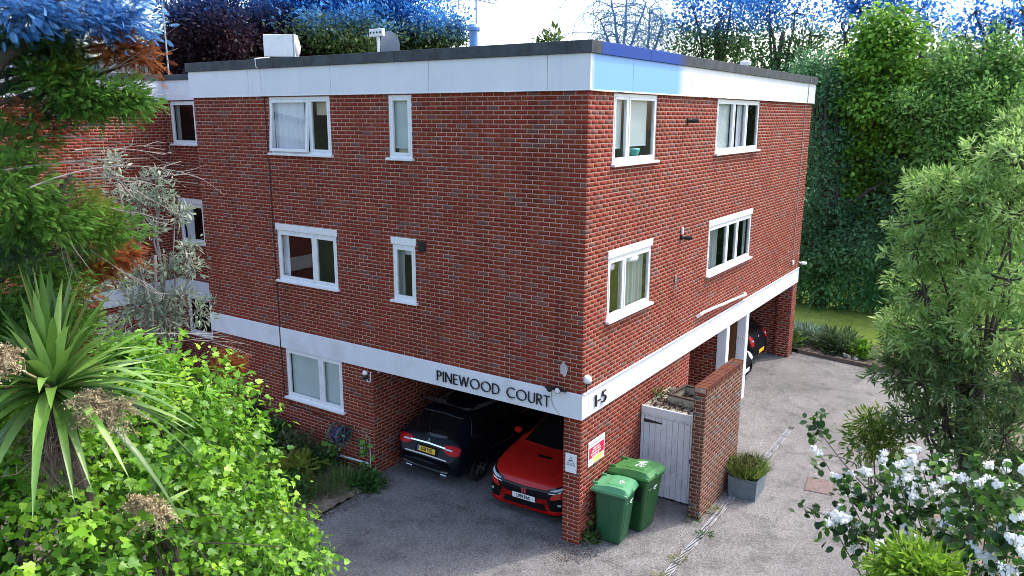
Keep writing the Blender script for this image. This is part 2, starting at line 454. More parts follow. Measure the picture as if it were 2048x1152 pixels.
class Brickwork:
    """collects brick faces (frame, u0, u1, v0, v1, depth) so that the largest in view become single objects"""
    def __init__(s, owner, seed, tones=None):
        s.tones = tones or TONES; s.owner = owner; s.items = []; s.r = random.Random(seed); s.walls = []

    def wall(s, O, U, N, u0, u1, v0, v1, holes=(), flip=0, name='wall', reveal=.11, joint_end=(False, False)):
        O = np.array(O, float); U = np.array(U, float); N = np.array(N, float); Z = np.array((0, 0, 1.))
        # mortar face with openings and their reveals
        us = sorted({u0, u1, *[min(max(h[0], u0), u1) for h in holes], *[min(max(h[1], u0), u1) for h in holes]})
        vs = sorted({v0, v1, *[min(max(h[2], v0), v1) for h in holes], *[min(max(h[3], v0), v1) for h in holes]})
        b = MB()
        P = lambda u, v, d: O+U*u+Z*v+N*d
        dm = -.002
        for i in range(len(us)-1):
            for j in range(len(vs)-1):
                cu = (us[i]+us[i+1])/2; cv = (vs[j]+vs[j+1])/2
                if any(h[0] < cu < h[1] and h[2] < cv < h[3] for h in holes): continue
                b.add([P(us[i], vs[j], dm), P(us[i+1], vs[j], dm), P(us[i+1], vs[j+1], dm), P(us[i], vs[j+1], dm)], [(0, 1, 2, 3)])
        for h in holes:
            a0, a1, c0, c1 = h[:4]
            for q in (((a0, c0), (a0, c1)), ((a1, c0), (a1, c1)), ((a0, c0), (a1, c0)), ((a0, c1), (a1, c1))):
                b.add([P(*q[0], dm), P(*q[1], dm), P(*q[1], -reveal), P(*q[0], -reveal)], [(0, 1, 2, 3)])
        w = b.build(name, MORTAR, s.owner)
        wi = len(s.walls); s.walls.append(w)
        k0 = int(math.floor(v0/.075+.001)); k1 = int(math.ceil(v1/.075-.001))
        for k in range(k0, k1):
            r0 = max(k*.075+.0052, v0+.002); r1 = min((k+1)*.075-.0052, v1-.002)
            if r1-r0 < .015: continue
            off = .1125*((k+flip) % 2)
            i = int(math.floor((u0-off)/.225))-1
            while True:
                a = i*.225+off; i += 1
                if a > u1: break
                p0, p1 = a+.0052, a+.2198
                if p1 < u0+.012: continue
                if p0 > u1-.012: continue
                c0 = max(p0, u0); c1 = min(p1, u1)
                if abs(c0-u0) < .012: c0 = u0
                if abs(c1-u1) < .012: c1 = u1
                rects = [(c0, c1, r0, r1)]
                for h in holes:
                    out = []
                    for (x0, x1, y0, y1) in rects:
                        if x1 <= h[0] or x0 >= h[1] or y1 <= h[2] or y0 >= h[3]:
                            out.append((x0, x1, y0, y1)); continue
                        if x0 < h[0]-.015: out.append((x0, h[0], y0, y1))
                        if x1 > h[1]+.015: out.append((h[1], x1, y0, y1))
                        xa, xb = max(x0, h[0]), min(x1, h[1])
                        if y0 < h[2]-.012: out.append((xa, xb, y0, h[2]))
                        if y1 > h[3]+.012: out.append((xa, xb, h[3], y1))
                    rects = out
                for q in rects:
                    s.items.append((wi, O, U, N, q, s.r.randrange(len(TONES)), (s.r.random()-.5)*.0014))
        return w

    def finish(s, limit=300):
        def area(it):
            _, O, U, N, q, _, _ = it
            c = O+U*(q[0]+q[1])/2+np.array((0, 0, 1.))*(q[2]+q[3])/2
            d = CAM-c; dist = np.linalg.norm(d)
            z = (c-CAM)@FW
            if z < .5: return 0
            px = 1024+FPX*((c-CAM)@R2)/z; py = 576-FPX*((c-CAM)@U2)/z
            if not (0 < px < 2048 and 0 < py < 1152): return 0
            return max(0, float(d@N)/dist)*(q[1]-q[0])*(q[3]-q[2])/dist**2
        order = sorted(range(len(s.items)), key=lambda i: -area(s.items[i]))
        single = set(order[:limit])
        cache = {}
        per = {}
        for i, it in enumerate(s.items):
            wi, O, U, N, q, t, dj = it
            w = round(q[1]-q[0], 4); h = round(q[3]-q[2], 4)
            e = .0025
            loc = np.array([[0, 0, -.014], [w, 0, -.014], [w, h, -.014], [0, h, -.014],
                            [e, e, 0], [w-e, e, 0], [w-e, h-e, 0], [e, h-e, 0]])
            F = [(4, 5, 6, 7), (0, 1, 5, 4), (1, 2, 6, 5), (2, 3, 7, 6), (3, 0, 4, 7)]
            if i in single:
                axis = (tuple(U), tuple(N))
                key = (w, h, t, axis)
                V = np.outer(loc[:, 0], U)+np.outer(loc[:, 1], (0, 0, 1))+np.outer(loc[:, 2], N)
                if key not in cache:
                    cache[key] = np_mesh('brick', V, F, BRICK, np.tile(np.array(s.tones[t]), (8, 1)))
                o = bpy.data.objects.new('brick', cache[key])
                p = O+U*q[0]+np.array((0, 0, 1.))*q[2]+N*dj
                o.location = p
                link(o, s.walls[wi])
            else:
                V = O+np.outer(loc[:, 0]+q[0], U)+np.outer(loc[:, 1]+q[2], (0, 0, 1))+np.outer(loc[:, 2]+dj, N)
                per.setdefault(wi, []).append((V, t))
        F = np.array([(4, 5, 6, 7), (0, 1, 5, 4), (1, 2, 6, 5), (2, 3, 7, 6), (3, 0, 4, 7)])
        for wi, L in per.items():
            V = np.concatenate([a for a, _ in L])
            C = np.repeat(np.array([s.tones[t] for _, t in L]), 8, axis=0)
            T = (F[None]+8*np.arange(len(L))[:, None, None]).reshape(-1, 4)
            o = link(bpy.data.objects.new('brick_courses', np_mesh('brick_courses', V, T, BRICK, C)), s.walls[wi])
            o['kind'] = 'stuff'

# ------------------------------------------------------------------ the apartment building
LX, LY = 13.72, 10.05            # length of the lit face (along x) and of the shaded face (along y)
Z1, Z2, Z3, Z4, Z5 = 2.325, 2.765, 7.715, 8.30, 8.46
B = thing('apartment_building', 'three storey red brick apartment block with white fascia bands and flat roof', 'building')
BW = Brickwork(B, 11)
XN, YN = (-1, 0, 0), (0, -1, 0)
EX, EY = (1, 0, 0), (0, 1, 0)
# window openings: u0, u1, v0, v1
WL = {'tw': (5.70, 7.50, 6.57, 7.70), 'tn': (3.61, 4.17, 6.57, 7.70), 'mw': (5.69, 7.49, 3.87, 5.07), 'mn': (3.60, 4.17, 3.87, 5.07), 'gw': (5.70, 7.45, 1.21, 2.325)}
WR = {'t1': (.87, 2.59, 6.55, 7.70), 't2': (5.72, 8.68, 6.55, 7.70), 'm1': (.83, 2.60, 3.87, 5.08), 'm2': (5.62, 8.64, 3.87, 5.08)}
WS = {'st': (12.35, 14.0, 6.57, 7.70), 'sm': (12.35, 13.98, 3.87, 5.07), 'sg': (12.35, 13.98, 1.21, 2.325)}
BW.wall((0, 0, 0), EY, XN, 0, LY, Z2, Z3, [WL[k] for k in ('tw', 'tn', 'mw', 'mn')], 0)
BW.wall((0, 0, 0), EX, YN, 0, LX, Z2, Z3, list(WR.values()), 1)
BW.wall((0, 0, 0), EY, XN, 4.84, LY, 0, Z1, [WL['gw']], 0)
BW.wall((0, 0, 0), EY, XN, 0, .335, 0, Z1, [], 0)                 # corner pier
BW.wall((0, 0, 0), EX, YN, 0, 4.86, 0, Z1, [], 1)                 # solid stretch beside the bins
BW.wall((0, .335, 0), EX, (0, 1, 0), 0, 4.86, 0, Z1, [], 0)       # inner side of it
BW.wall((0, 4.84, 0), EX, YN, 0, 5.6, 0, Z1, [], 1)               # left side of the car port
BW.wall((5.6, 0, 0), EY, XN, .335, 4.84, 0, Z1, [], 0)            # back of the car port
BW.wall((4.86, 0, 0), EY, (1, 0, 0), 0, 4.2, 0, Z1, [], 0)
BW.wall((7.30, 0, 0), EY, XN, .235, 4.2, 0, Z1, [], 0)            # wall behind the first white post
BW.wall((0, 4.2, 0), EX, YN, 4.86, 7.30, 0, Z1, [], 0)
BW.wall((0, 2.6, 0), EX, YN, 7.48, 8.80, 0, Z1, [(7.62, 8.60, 0, 2.1)], 0)
BW.wall((13.36, 0, 0), EY, XN, .42, 6.0, 0, Z1, [], 0)            # far side of the rear car port
BW.wall((13.24, 0, 0), EY, XN, 0, .42, 0, Z1, [], 1)              # end pier
BW.wall((0, 0, 0), EX, YN, 13.24, LX, 0, Z1, [], 0)
BW.wall((0, 6.0, 0), EX, YN, 9.0, 13.36, 0, Z1, [], 0)
BW.wall((LX, 0, 0), EY, (1, 0, 0), 0, LY, 0, Z3, [], 1)
BW.wall((0, LY, 0), EX, (0, 1, 0), 0, 1.95, 0, Z3, [], 1)
# set-back wall and the wing that comes forward on the left
SX, WY = 1.95, 14.2
BW.wall((SX, 0, 0), EY, XN, LY, WY, Z2, Z3, [WS['st'], WS['sm']], 0)
BW.wall((SX, 0, 0), EY, XN, LY, WY, 0, Z1, [WS['sg']], 0)
BW.wall((0, WY, 0), EX, YN, -7.0, SX, Z2, Z3, [], 1)
BW.wall((0, WY, 0), EX, YN, -7.0, SX, 0, Z1, [], 1)
BW.wall((-7.0, 0, 0), EY, XN, WY, WY+8, 0, Z3, [], 0)
BW.finish(300)

# floors, soffits and roof
ROOF = mat('roof_felt', (.16, .165, .17), rough=.9, var=.25, scale=3)
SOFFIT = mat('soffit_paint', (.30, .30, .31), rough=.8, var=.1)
b = MB(); b.box((.02, .02, 8.18), (LX-.02, LY-.02, 8.26)); b.build('flat_roof', ROOF, B)
b = MB(); b.box((SX+.02, LY+.02, 8.08), (LX-.5, WY+6, 8.16)); b.box((-6.98, WY+.02, 8.08), (SX+.018, WY+8, 8.16)); b.build('flat_roof', ROOF, B)
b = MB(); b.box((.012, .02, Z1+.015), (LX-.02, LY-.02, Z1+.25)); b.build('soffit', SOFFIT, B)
b = MB(); b.box((.02, LY-.02, 0), (LX-.3, LY-.25, 7.7)); b.build('rear_wall', MORTAR, B)

# white concrete band above the ground floor
def band(name, pts_from, pts_to):
    b = MB(); b.box(pts_from, pts_to, .006); return b.build(name, PAINT, B)
bandL = band('concrete_band', (-.022, -.022, Z1), (.20, LY+.02, Z2+.012))
bandR = band('concrete_band', (.203, -.022, Z1), (LX+.01, .20, Z2+.012))
band('concrete_band', (SX-.022, LY+.025, Z1), (SX+.2, WY-.025, Z2+.012))
band('concrete_band', (-7.0, WY-.022, Z1), (SX+.2, WY+.2, Z2+.012))
b = MB(); b.box((.0, -.045, Z2+.013), (LX, -.002, Z2+.03), .004); b.build('drip_ledge', PAINT, B)

# fascia boards and metal coping, panel by panel
def fascia_mat():
    m, n, l, p = nodes_of('fascia_board')
    tc = n.new('ShaderNodeTexCoord')
    sx = n.new('ShaderNodeSeparateXYZ'); l.new(tc.outputs['Object'], sx.inputs[0])
    nz = n.new('ShaderNodeTexNoise'); nz.inputs['Scale'].default_value = 1.6; nz.inputs['Detail'].default_value = 7
    l.new(tc.outputs['Object'], nz.inputs['Vector'])
    rp = n.new('ShaderNodeValToRGB'); l.new(nz.outputs[0], rp.inputs[0])
    rp.color_ramp.elements[0].position = .3; rp.color_ramp.elements[0].color = (.69, .71, .78, 1)
    rp.color_ramp.elements[1].position = .7; rp.color_ramp.elements[1].color = (.76, .77, .82, 1)
    mp = n.new('ShaderNodeMapping'); mp.inputs['Scale'].default_value = (9, 9, .5); l.new(tc.outputs['Object'], mp.inputs[0])
    ns = n.new('ShaderNodeTexNoise'); ns.inputs['Scale'].default_value = 1.4; ns.inputs['Detail'].default_value = 5; l.new(mp.outputs[0], ns.inputs['Vector'])
    sr = n.new('ShaderNodeMapRange'); sr.inputs[1].default_value = .52; sr.inputs[2].default_value = .75; sr.inputs[3].default_value = 0; sr.inputs[4].default_value = .12; l.new(ns.outputs[0], sr.inputs[0])
    sm = n.new('ShaderNodeMix'); sm.data_type = 'RGBA'; l.new(sr.outputs[0], sm.inputs[0]); l.new(rp.outputs[0], sm.inputs[6]); sm.inputs[7].default_value = (.42, .44, .50, 1)
    # blue sky cast painted into the white boards beside the corner, fading along x
    mr = n.new('ShaderNodeMapRange'); mr.interpolation_type = 'SMOOTHSTEP'; mr.inputs[1].default_value = 3.3; mr.inputs[2].default_value = 3.8; mr.inputs[3].default_value = .85; mr.inputs[4].default_value = 0
    l.new(sx.outputs['X'], mr.inputs[0])
    m2 = n.new('ShaderNodeMapRange'); m2.inputs[1].default_value = -.035; m2.inputs[2].default_value = .10; m2.inputs[3].default_value = 0; m2.inputs[4].default_value = 1
    l.new(sx.outputs['X'], m2.inputs[0])
    m3 = n.new('ShaderNodeMapRange'); m3.inputs[1].default_value = .02; m3.inputs[2].default_value = .0; m3.inputs[3].default_value = 0; m3.inputs[4].default_value = 1
    l.new(sx.outputs['Y'], m3.inputs[0])
    a = n.new('ShaderNodeMath'); a.operation = 'MULTIPLY'; l.new(mr.outputs[0], a.inputs[0]); l.new(m2.outputs[0], a.inputs[1])
    c = n.new('ShaderNodeMath'); c.operation = 'MULTIPLY'; l.new(a.outputs[0], c.inputs[0]); l.new(m3.outputs[0], c.inputs[1])
    mx = n.new('ShaderNodeMix'); mx.data_type = 'RGBA'; l.new(c.outputs[0], mx.inputs[0]); l.new(sm.outputs[2], mx.inputs[6]); mx.inputs[7].default_value = (.07, .36, .88, 1)
    l.new(mx.outputs[2], p.inputs['Base Color'])
    p.inputs['Roughness'].default_value = .4
    return m
FASCIA = fascia_mat()
def coping_mat(name, blue):
    m, n, l, p = nodes_of(name)
    tc = n.new('ShaderNodeTexCoord')
    sx = n.new('ShaderNodeSeparateXYZ'); l.new(tc.outputs['Object'], sx.inputs[0])
    nz = n.new('ShaderNodeTexNoise'); nz.inputs['Scale'].default_value = 5; nz.inputs['Detail'].default_value = 7
    l.new(tc.outputs['Object'], nz.inputs['Vector'])
    rp = n.new('ShaderNodeValToRGB'); l.new(nz.outputs[0], rp.inputs[0])
    rp.color_ramp.elements[0].position = .3; rp.color_ramp.elements[0].color = (.04, .047, .055, 1)
    rp.color_ramp.elements[1].position = .75; rp.color_ramp.elements[1].color = (.085, .096, .108, 1)
    o = rp.outputs[0]
    if blue:  # blue sky cast painted into the grey metal at the corner end
        mr = n.new('ShaderNodeMapRange'); mr.interpolation_type = 'SMOOTHSTEP'; mr.inputs[1].default_value = 3.1; mr.inputs[2].default_value = 3.8; mr.inputs[3].default_value = .9; mr.inputs[4].default_value = 0
        l.new(sx.outputs['X'], mr.inputs[0])
        mx = n.new('ShaderNodeMix'); mx.data_type = 'RGBA'; l.new(mr.outputs[0], mx.inputs[0]); l.new(o, mx.inputs[6]); mx.inputs[7].default_value = (.008, .06, .34, 1); o = mx.outputs[2]
    l.new(o, p.inputs['Base Color'])
    p.inputs['Roughness'].default_value = .65; p.inputs['Specular IOR Level'].default_value = .25
    return m
COPING = coping_mat('metal_coping', False); COPINGB = coping_mat('metal_coping_blue_cast', True)

def run(axis, fixed, a, b, joints, lo, hi, t0, t1, name, material, gap=.003):
    """boards along an axis between joints; t0, t1: extent across"""
    cuts = [a]+[j for j in joints if a < j < b]+[b]
    for i in range(len(cuts)-1):
        q = MB(); s0 = cuts[i]+(gap if i else 0); s1 = cuts[i+1]-(gap if i < len(cuts)-2 else 0)
        if axis == 'y': q.box((t0, s0, lo), (t1, s1, hi), .004)
        else: q.box((s0, t0, lo), (s1, t1, hi), .004)
        q.build(name, material, B)
run('y', 0, -.05, LY+.06, [.72, 3.15, 5.6, 8.05], Z3+.012, Z4, -.05, .02, 'fascia_board', FASCIA)
run('x', 0, .0205, LX+.08, [1.45, 4.1, 6.6, 9.1, 11.6], Z3+.012, Z4, -.05, .02, 'fascia_board', FASCIA)
run('y', 0, -.09, LY+.10, [.35, 3.9, 7.2], Z4-.03, Z5, -.09, .25, 'coping', COPING)
run('x', 0, .2505, LX+.12, [2.05, 4.2, 6.5, 9.0, 12.2], Z4-.03, Z5, -.09, .25, 'coping', COPINGB)
b = MB(); b.box((.25, LY-.25, Z4-.05), (LX+.1, LY+.06, Z5-.005)); b.box((LX-.25, .25, Z4-.05), (LX+.09, LY-.26, Z5-.005)); b.build('coping', COPING, B)
run('y', 0, LY+.065, WY-.05, [], Z3+.012, 8.27, SX-.05, SX+.02, 'fascia_board', FASCIA)
run('x', 0, -7, SX+.02, [-4.2, -1.8, .6], Z3+.012, 8.27, WY-.05, WY+.02, 'fascia_board', FASCIA)
run('y', 0, LY+.105, WY-.09, [], 8.25, 8.40, SX-.09, SX+.25, 'coping', COPING)
run('x', 0, -7, SX+.25, [-3.2, -.7], 8.25, 8.40, WY-.09, WY+.25, 'coping', COPING)
# light trim under the fascia
b = MB(); b.box((-.056, -.056, Z3+.004), (-.04, LY+.06, Z3+.02)); b.box((-.039, -.056, Z3+.004), (LX+.08, -.04, Z3+.02)); b.build('fascia_trim', WHITE, B)

# ------------------------------------------------------------------ windows
BLIND = mat('pale_blind', (.62, .70, .69), rough=.8, var=.06, scale=3)
NET = mat('white_net_curtain', (.78, .80, .86), rough=.8, var=.05, scale=3)
GREYC = mat('grey_curtain', (.30, .33, .33), rough=.9, var=.15, scale=3)
CREAM = mat('cream_wood', (.60, .52, .36), rough=.6)
TEAL = mat('teal_plastic', (.03, .33, .30), rough=.4)

def window(O, U, N, rect, panes, img_left_high, head=False, fill=None, opened=None):
    """panes: fractions from the viewer's left; fill: for each pane a covering; opened: (pane, degrees) sash tilted out at the foot"""
    O = np.array(O, float); U = np.array(U, float); N = np.array(N, float); Zv = np.array((0, 0, 1.))
    u0, u1, v0, v1 = rect
    w = u1-u0
    def P(a, v, d):                              # a: distance from the viewer's left
        u = (u1-a) if img_left_high else (u0+a)
        return tuple(O+U*u+Zv*v+N*d)
    def bx(q, a0, a1, c0, c1, d0, d1, bev=.005):
        p, r = P(a0, c0, d0), P(a1, c1, d1)
        q.box(p, r, bev)
    vtop = v1-.12 if head else v1
    fr = MB(); ft = .055
    bx(fr, 0, w, v0, v0+ft, -.085, -.012); bx(fr, 0, w, vtop-ft, vtop, -.085, -.012)
    bx(fr, 0, ft, v0+ft, vtop-ft, -.085, -.012); bx(fr, w-ft, w, v0+ft, vtop-ft, -.085, -.012)
    xs = [0]
    for p in panes: xs.append(xs[-1]+p*w)
    for x in xs[1:-1]: bx(fr, x-.03, x+.03, v0+ft, vtop-ft, -.085, -.014)
    W = fr.build('window', WHITE, B)
    if head:
        h = MB(); bx(h, -.03, w+.03, vtop+.004, v1+.02, -.08, .016); h.build('head_board', WHITE, W)
    s = MB(); bx(s, -.05, w+.05, v0-.045, v0+.004, -.09, .075, .008); s.build('sill', WHITE, W)
    room = MB(); d = 1.6
    a, c, e, g = 0.002, w-.002, v0+.002, vtop-.002
    room.add([P(a-.3, e-.6, -d), P(c+.3, e-.6, -d), P(c+.3, g+.05, -d), P(a-.3, g+.05, -d), P(a, e, -.12), P(c, e, -.12), P(c, g, -.12), P(a, g, -.12)],
             [(0, 1, 2, 3), (0, 1, 5, 4), (1, 2, 6, 5), (2, 3, 7, 6), (3, 0, 4, 7)])
    room.build('room', DARK, W)
    for i in range(len(panes)):
        a0 = xs[i]+(ft if i == 0 else .03); a1 = xs[i+1]-(ft if i == len(panes)-1 else .03)
        b0, b1 = v0+ft, vtop-ft
        sash = MB(); st = .045; so = -.004
        ang = 0
        if opened and opened[0] == i: ang = math.radians(opened[1]); a0 -= .02; a1 += .02; b0 -= .02; st = .06
        bx(sash, a0, a1, b0, b0+st, -.06, so); bx(sash, a0, a1, b1-st, b1, -.06, so)
        bx(sash, a0, a0+st, b0+st, b1-st, -.06, so); bx(sash, a1-st, a1, b0+st, b1-st, -.06, so)
        gl = MB(); gl.add([P(a0+st, b0+st, -.03), P(a1-st, b0+st, -.03), P(a1-st, b1-st, -.03), P(a0+st, b1-st, -.03)], [(0, 1, 2, 3)])
        if ang:
            for m_ in (sash, gl):
                out = []
                for p in m_.v:
                    q = np.array(p)-O; dn = q@N; z = q[2]
                    dz = b1-z; dd = dn+.03
                    nz = b1-dz*math.cos(ang)+dd*math.sin(ang)*0; nd = dd*math.cos(ang)+dz*math.sin(ang)-.03
                    out.append(tuple(np.array(p)+N*(nd-dn)+Zv*(nz-z)))
                m_.v = out
        sash.build('sash', WHITE, W); gl.build('pane', GLASS, W)
        for (kind, f0, f1, h0, h1) in (fill[i] if fill else []):
            x0 = a0+(a1-a0)*f0; x1 = a0+(a1-a0)*f1; y0 = b0+(b1-b0)*h0; y1 = b0+(b1-b0)*h1
            q = MB()
            if kind in ('net', 'grey'):
                n = max(8, int((x1-x0)/.02)); rr = random.Random(int(x0*977+y1*31))
                ph = rr.random()*6
                rows = [[P(x0+(x1-x0)*k/n, y, -.115+.014*math.sin(ph+k*.9)+.008*math.sin(k*.37+ph)) for k in range(n+1)] for y in (y0, (y0+y1)/2, y1)]
                q.grid(rows); q.build('curtain', NET if kind == 'net' else GREYC, W, smooth=True)
            elif kind == 'blind':
                bx(q, x0, x1, y0, y1, -.112, -.105, 0); bx(q, x0, x1, y0-.02, y0+.005, -.118, -.10, .004); q.build('roller_blind', BLIND, W)
            elif kind == 'board':
                bx(q, x0, x1, y0, y1, -.17, -.14, .004); q.build('panel', CREAM, W)
            elif kind == 'white':
                bx(q, x0, x1, y0, y1, -.30, -.15, .01); q.build('curtain_box', NET, W)
            elif kind == 'lampshade':
                c = P((x0+x1)/2, y0, -.35); r = (x1-x0)/2
                q.lathe([(r*.98, 0), (r, (y1-y0)*.5), (r*.6, y1-y0)], 20, c); q.build('lamp_shade', NET, W, smooth=True)
            elif kind == 'tub':
                c = P((x0+x1)/2, y0, -.22); r = (x1-x0)/2
                q.lathe([(r*.8, 0), (r*.98, (y1-y0)*.7), (r, (y1-y0)*.75), (r, y1-y0)], 16, c); q.build('storage_tub', TEAL, W, smooth=True)
    return W
LF = ((0, 0, 0), EY, XN); RF = ((0, 0, 0), EX, YN); SF = ((SX, 0, 0), EY, XN)
window(*LF, WL['tw'], (.66, .34), True, False, [[('net', 0, .78, 0, 1)], [('board', .1, 1, .70, .95)]], (0, 5))
window(*LF, WL['tn'], (1,), True, False, [[('blind', 0, 1, .13, 1), ('board', .12, 1, 0, .13)]])
window(*LF, WL['mw'], (.63, .37), True, True, [[('net', 0, .16, 0, 1)], []])
window(*LF, WL['mn'], (1,), True, True, [[('grey', 0, .30, 0, 1), ('white', .2, 1, .84, 1)]])
window(*LF, WL['gw'], (.63, .37), True, False, [[('blind', .02, 1, .0, 1)], [('blind', 0, 1, 0, 1)]])
window(*RF, WR['t1'], (.33, .67), False, False, [[('blind', 0, .9, .2, 1)], [('blind', 0, .85, .22, 1), ('tub', .2, .6, .02, .17)]])
window(*RF, WR['t2'], (.38, .30, .32), False, False, [[('blind', 0, 1, 0, 1)], [('net', .55, .95, 0, 1)], [('grey', 0, .25, 0, 1)]])
window(*RF, WR['m1'], (.36, .64), False, True, [[('lampshade', 0, 1, .80, .95)], [('grey', .0, .9, 0, .9), ('lampshade', .05, .75, .86, 1.0)]])
window(*RF, WR['m2'], (.42, .23, .35), False, True, [[('grey', 0, .7, 0, 1)], [], [('grey', .75, 1, 0, 1)]])
window(*SF, WS['st'], (.66, .34), True, False, [[('grey', 0, .2, 0, 1)], []])
window(*SF, WS['sm'], (.66, .34), True, True, [[('net', .05, .42, 0, 1)], []])
window(*SF, WS['sg'], (.66, .34), True, False, None)

# ------------------------------------------------------------------ lettering: strokes of even width
def stroke(b, pts, w, d0, d1, f):
    P = [np.array(p, float) for p in pts]
    closed = np.allclose(P[0], P[-1]) and len(P) > 3
    L, Rr = [], []
    n = len(P)
    for i in range(n):
        if closed:
            a = P[i]-P[i-1 if i else n-2]; c = P[(i+1) if i < n-1 else 1]-P[i]
        else:
            a = P[i]-P[i-1] if i else P[1]-P[0]; c = P[i+1]-P[i] if i < n-1 else P[i]-P[i-1]
        a = a/np.linalg.norm(a); c = c/np.linalg.norm(c)
        na = np.array((-a[1], a[0])); nc = np.array((-c[1], c[0]))
        nn = na+nc; k = nn@nn
        nn = nn*(2/k)/1.0 if k > .5 else na
        m = np.linalg.norm(nn); nn = nn/m*min(m, 1.6)
        L.append(P[i]+nn*w/2); Rr.append(P[i]-nn*w/2)
    for i in range(n-1):
        q = [L[i], L[i+1], Rr[i+1], Rr[i]]
        vs = [f(p[0], p[1], d0) for p in q]+[f(p[0], p[1], d1) for p in q]
        b.add(vs, [(4, 5, 6, 7), (0, 1, 5, 4), (1, 2, 6, 5), (2, 3, 7, 6), (3, 0, 4, 7)])
def arc(cx, cy, rx, ry, a0, a1, n=18):
    return [(cx+rx*math.cos(math.radians(a0+(a1-a0)*i/n)), cy+ry*math.sin(math.radians(a0+(a1-a0)*i/n))) for i in range(n+1)]
GLYPH = {
    'P': (.52, [[(.06, 0), (.06, 1)], [(.06, .95), (.26, .95)]+arc(.26, .71, .22, .24, 90, -90, 10)+[(.06, .47)]]),
    'I': (.16, [[(.08, 0), (.08, 1)]]),
    'N': (.74, [[(.06, 0), (.06, 1)], [(.06, .97), (.68, .03)], [(.68, 0), (.68, 1)]]),
    'E': (.50, [[(.06, 0), (.06, 1)], [(.06, .95), (.46, .95)], [(.06, .52), (.43, .52)], [(.06, .05), (.46, .05)]]),
    'W': (1.06, [[(.04, 1), (.29, .03)], [(.29, .03), (.53, .95)], [(.53, .95), (.77, .03)], [(.77, .03), (1.02, 1)]]),
    'O': (1.02, [arc(.51, .5, .455, .455, 0, 360, 32)]),
    'D': (.76, [[(.06, 0), (.06, 1)], [(.06, .95), (.24, .95)]+arc(.24, .5, .45, .45, 90, -90, 18)+[(.06, .05)]]),
    'C': (.84, [arc(.52, .5, .455, .455, 48, 312, 26)]),
    'U': (.66, [[(.06, 1), (.06, .32)]+arc(.33, .32, .27, .28, 180, 360, 16)+[(.60, 1)]]),
    'R': (.56, [[(.06, 0), (.06, 1)], [(.06, .95), (.26, .95)]+arc(.26, .73, .22, .22, 90, -90, 10)+[(.06, .51)], [(.22, .5), (.52, 0)]]),
    'T': (.56, [[(.28, 0), (.28, .95)], [(.0, .95), (.56, .95)]]),
    '1': (.22, [[(.14, 0), (.14, 1)], [(.14, .96), (.0, .84)]]),
    '-': (.34, [[(.04, .40), (.30, .40)]]),
    '5': (.54, [[(.48, .95), (.16, .95), (.10, .56)]+arc(.22, .32, .27, .28, 115, -140, 16)]),
}
LETTER = mat('black_letter', (.012, .012, .016), rough=.4, var=.05)
def lettering(text, start, width, zb, h, plane, parent, w=.105, gap=.13, space=.42, thick=.03):
    tot = sum(GLYPH[c][0] if c != ' ' else space for c in text)+gap*(len(text)-1)
    k = width/tot
    a = 0
    for c in text:
        if c == ' ':
            a += space+gap; continue
        b = MB()
        if plane == 'L': f = lambda u, v, d, a=a: (-.025-d, start-(a+u)*k, zb+v*h)
        else: f = lambda u, v, d, a=a: (start+(a+u)*k, -.025-d, zb+v*h)
        for st in GLYPH[c][1]:
            stroke(b, st, w, .004, thick, f)
        b.build('letter', LETTER, parent)
        a += GLYPH[c][0]+gap
lettering('PINEWOOD COURT', 3.10, 2.50, 2.440, .20, 'L', bandL, w=.074)
lettering('1-5', .40, .42, 2.44, .21, 'R', bandR, w=.08, gap=.10)

# entrance posts and door, ceiling lamps
for x in (7.26, 8.77):
    b = MB(); b.box((x, -.008, 0), (x+.225, .225, Z1-.002), .008); pst = b.build('entrance_post', PAINT, B)
    if x > 8:
        q = MB(); q.box((x-.012, .045, 1.62), (x-.0005, .185, 1.72), .003); pl_ = q.build('number_plate', WHITE, pst)
        put_text('number', '1 - 5', (x-.0125, .115, 1.67), XN, .075, .001, LETTER, pst)
WOOD = mat('brown_varnished_wood', (.16, .065, .022), rough=.45, var=.3, scale=4)
dr = MB(); dr.box((7.62, 2.60, 0.01), (8.60, 2.66, 2.09)); door = dr.build('entrance_door', WOOD, B)
q = MB(); q.box((8.80, .235, .01), (8.84, 2.59, Z1-.01)); scr = q.build('timber_screen', WOOD, B)
for i in range(12):
    q = MB(); q.box((8.788, .245+i*.195, .02), (8.8, .245+i*.195+.185, Z1-.02), .004); q.build('plank', WOOD, scr)
q = MB(); q.box((8.82, .241, .01), (9.0, 6.0, Z1-.012)); q.build('wall', MORTAR, B)
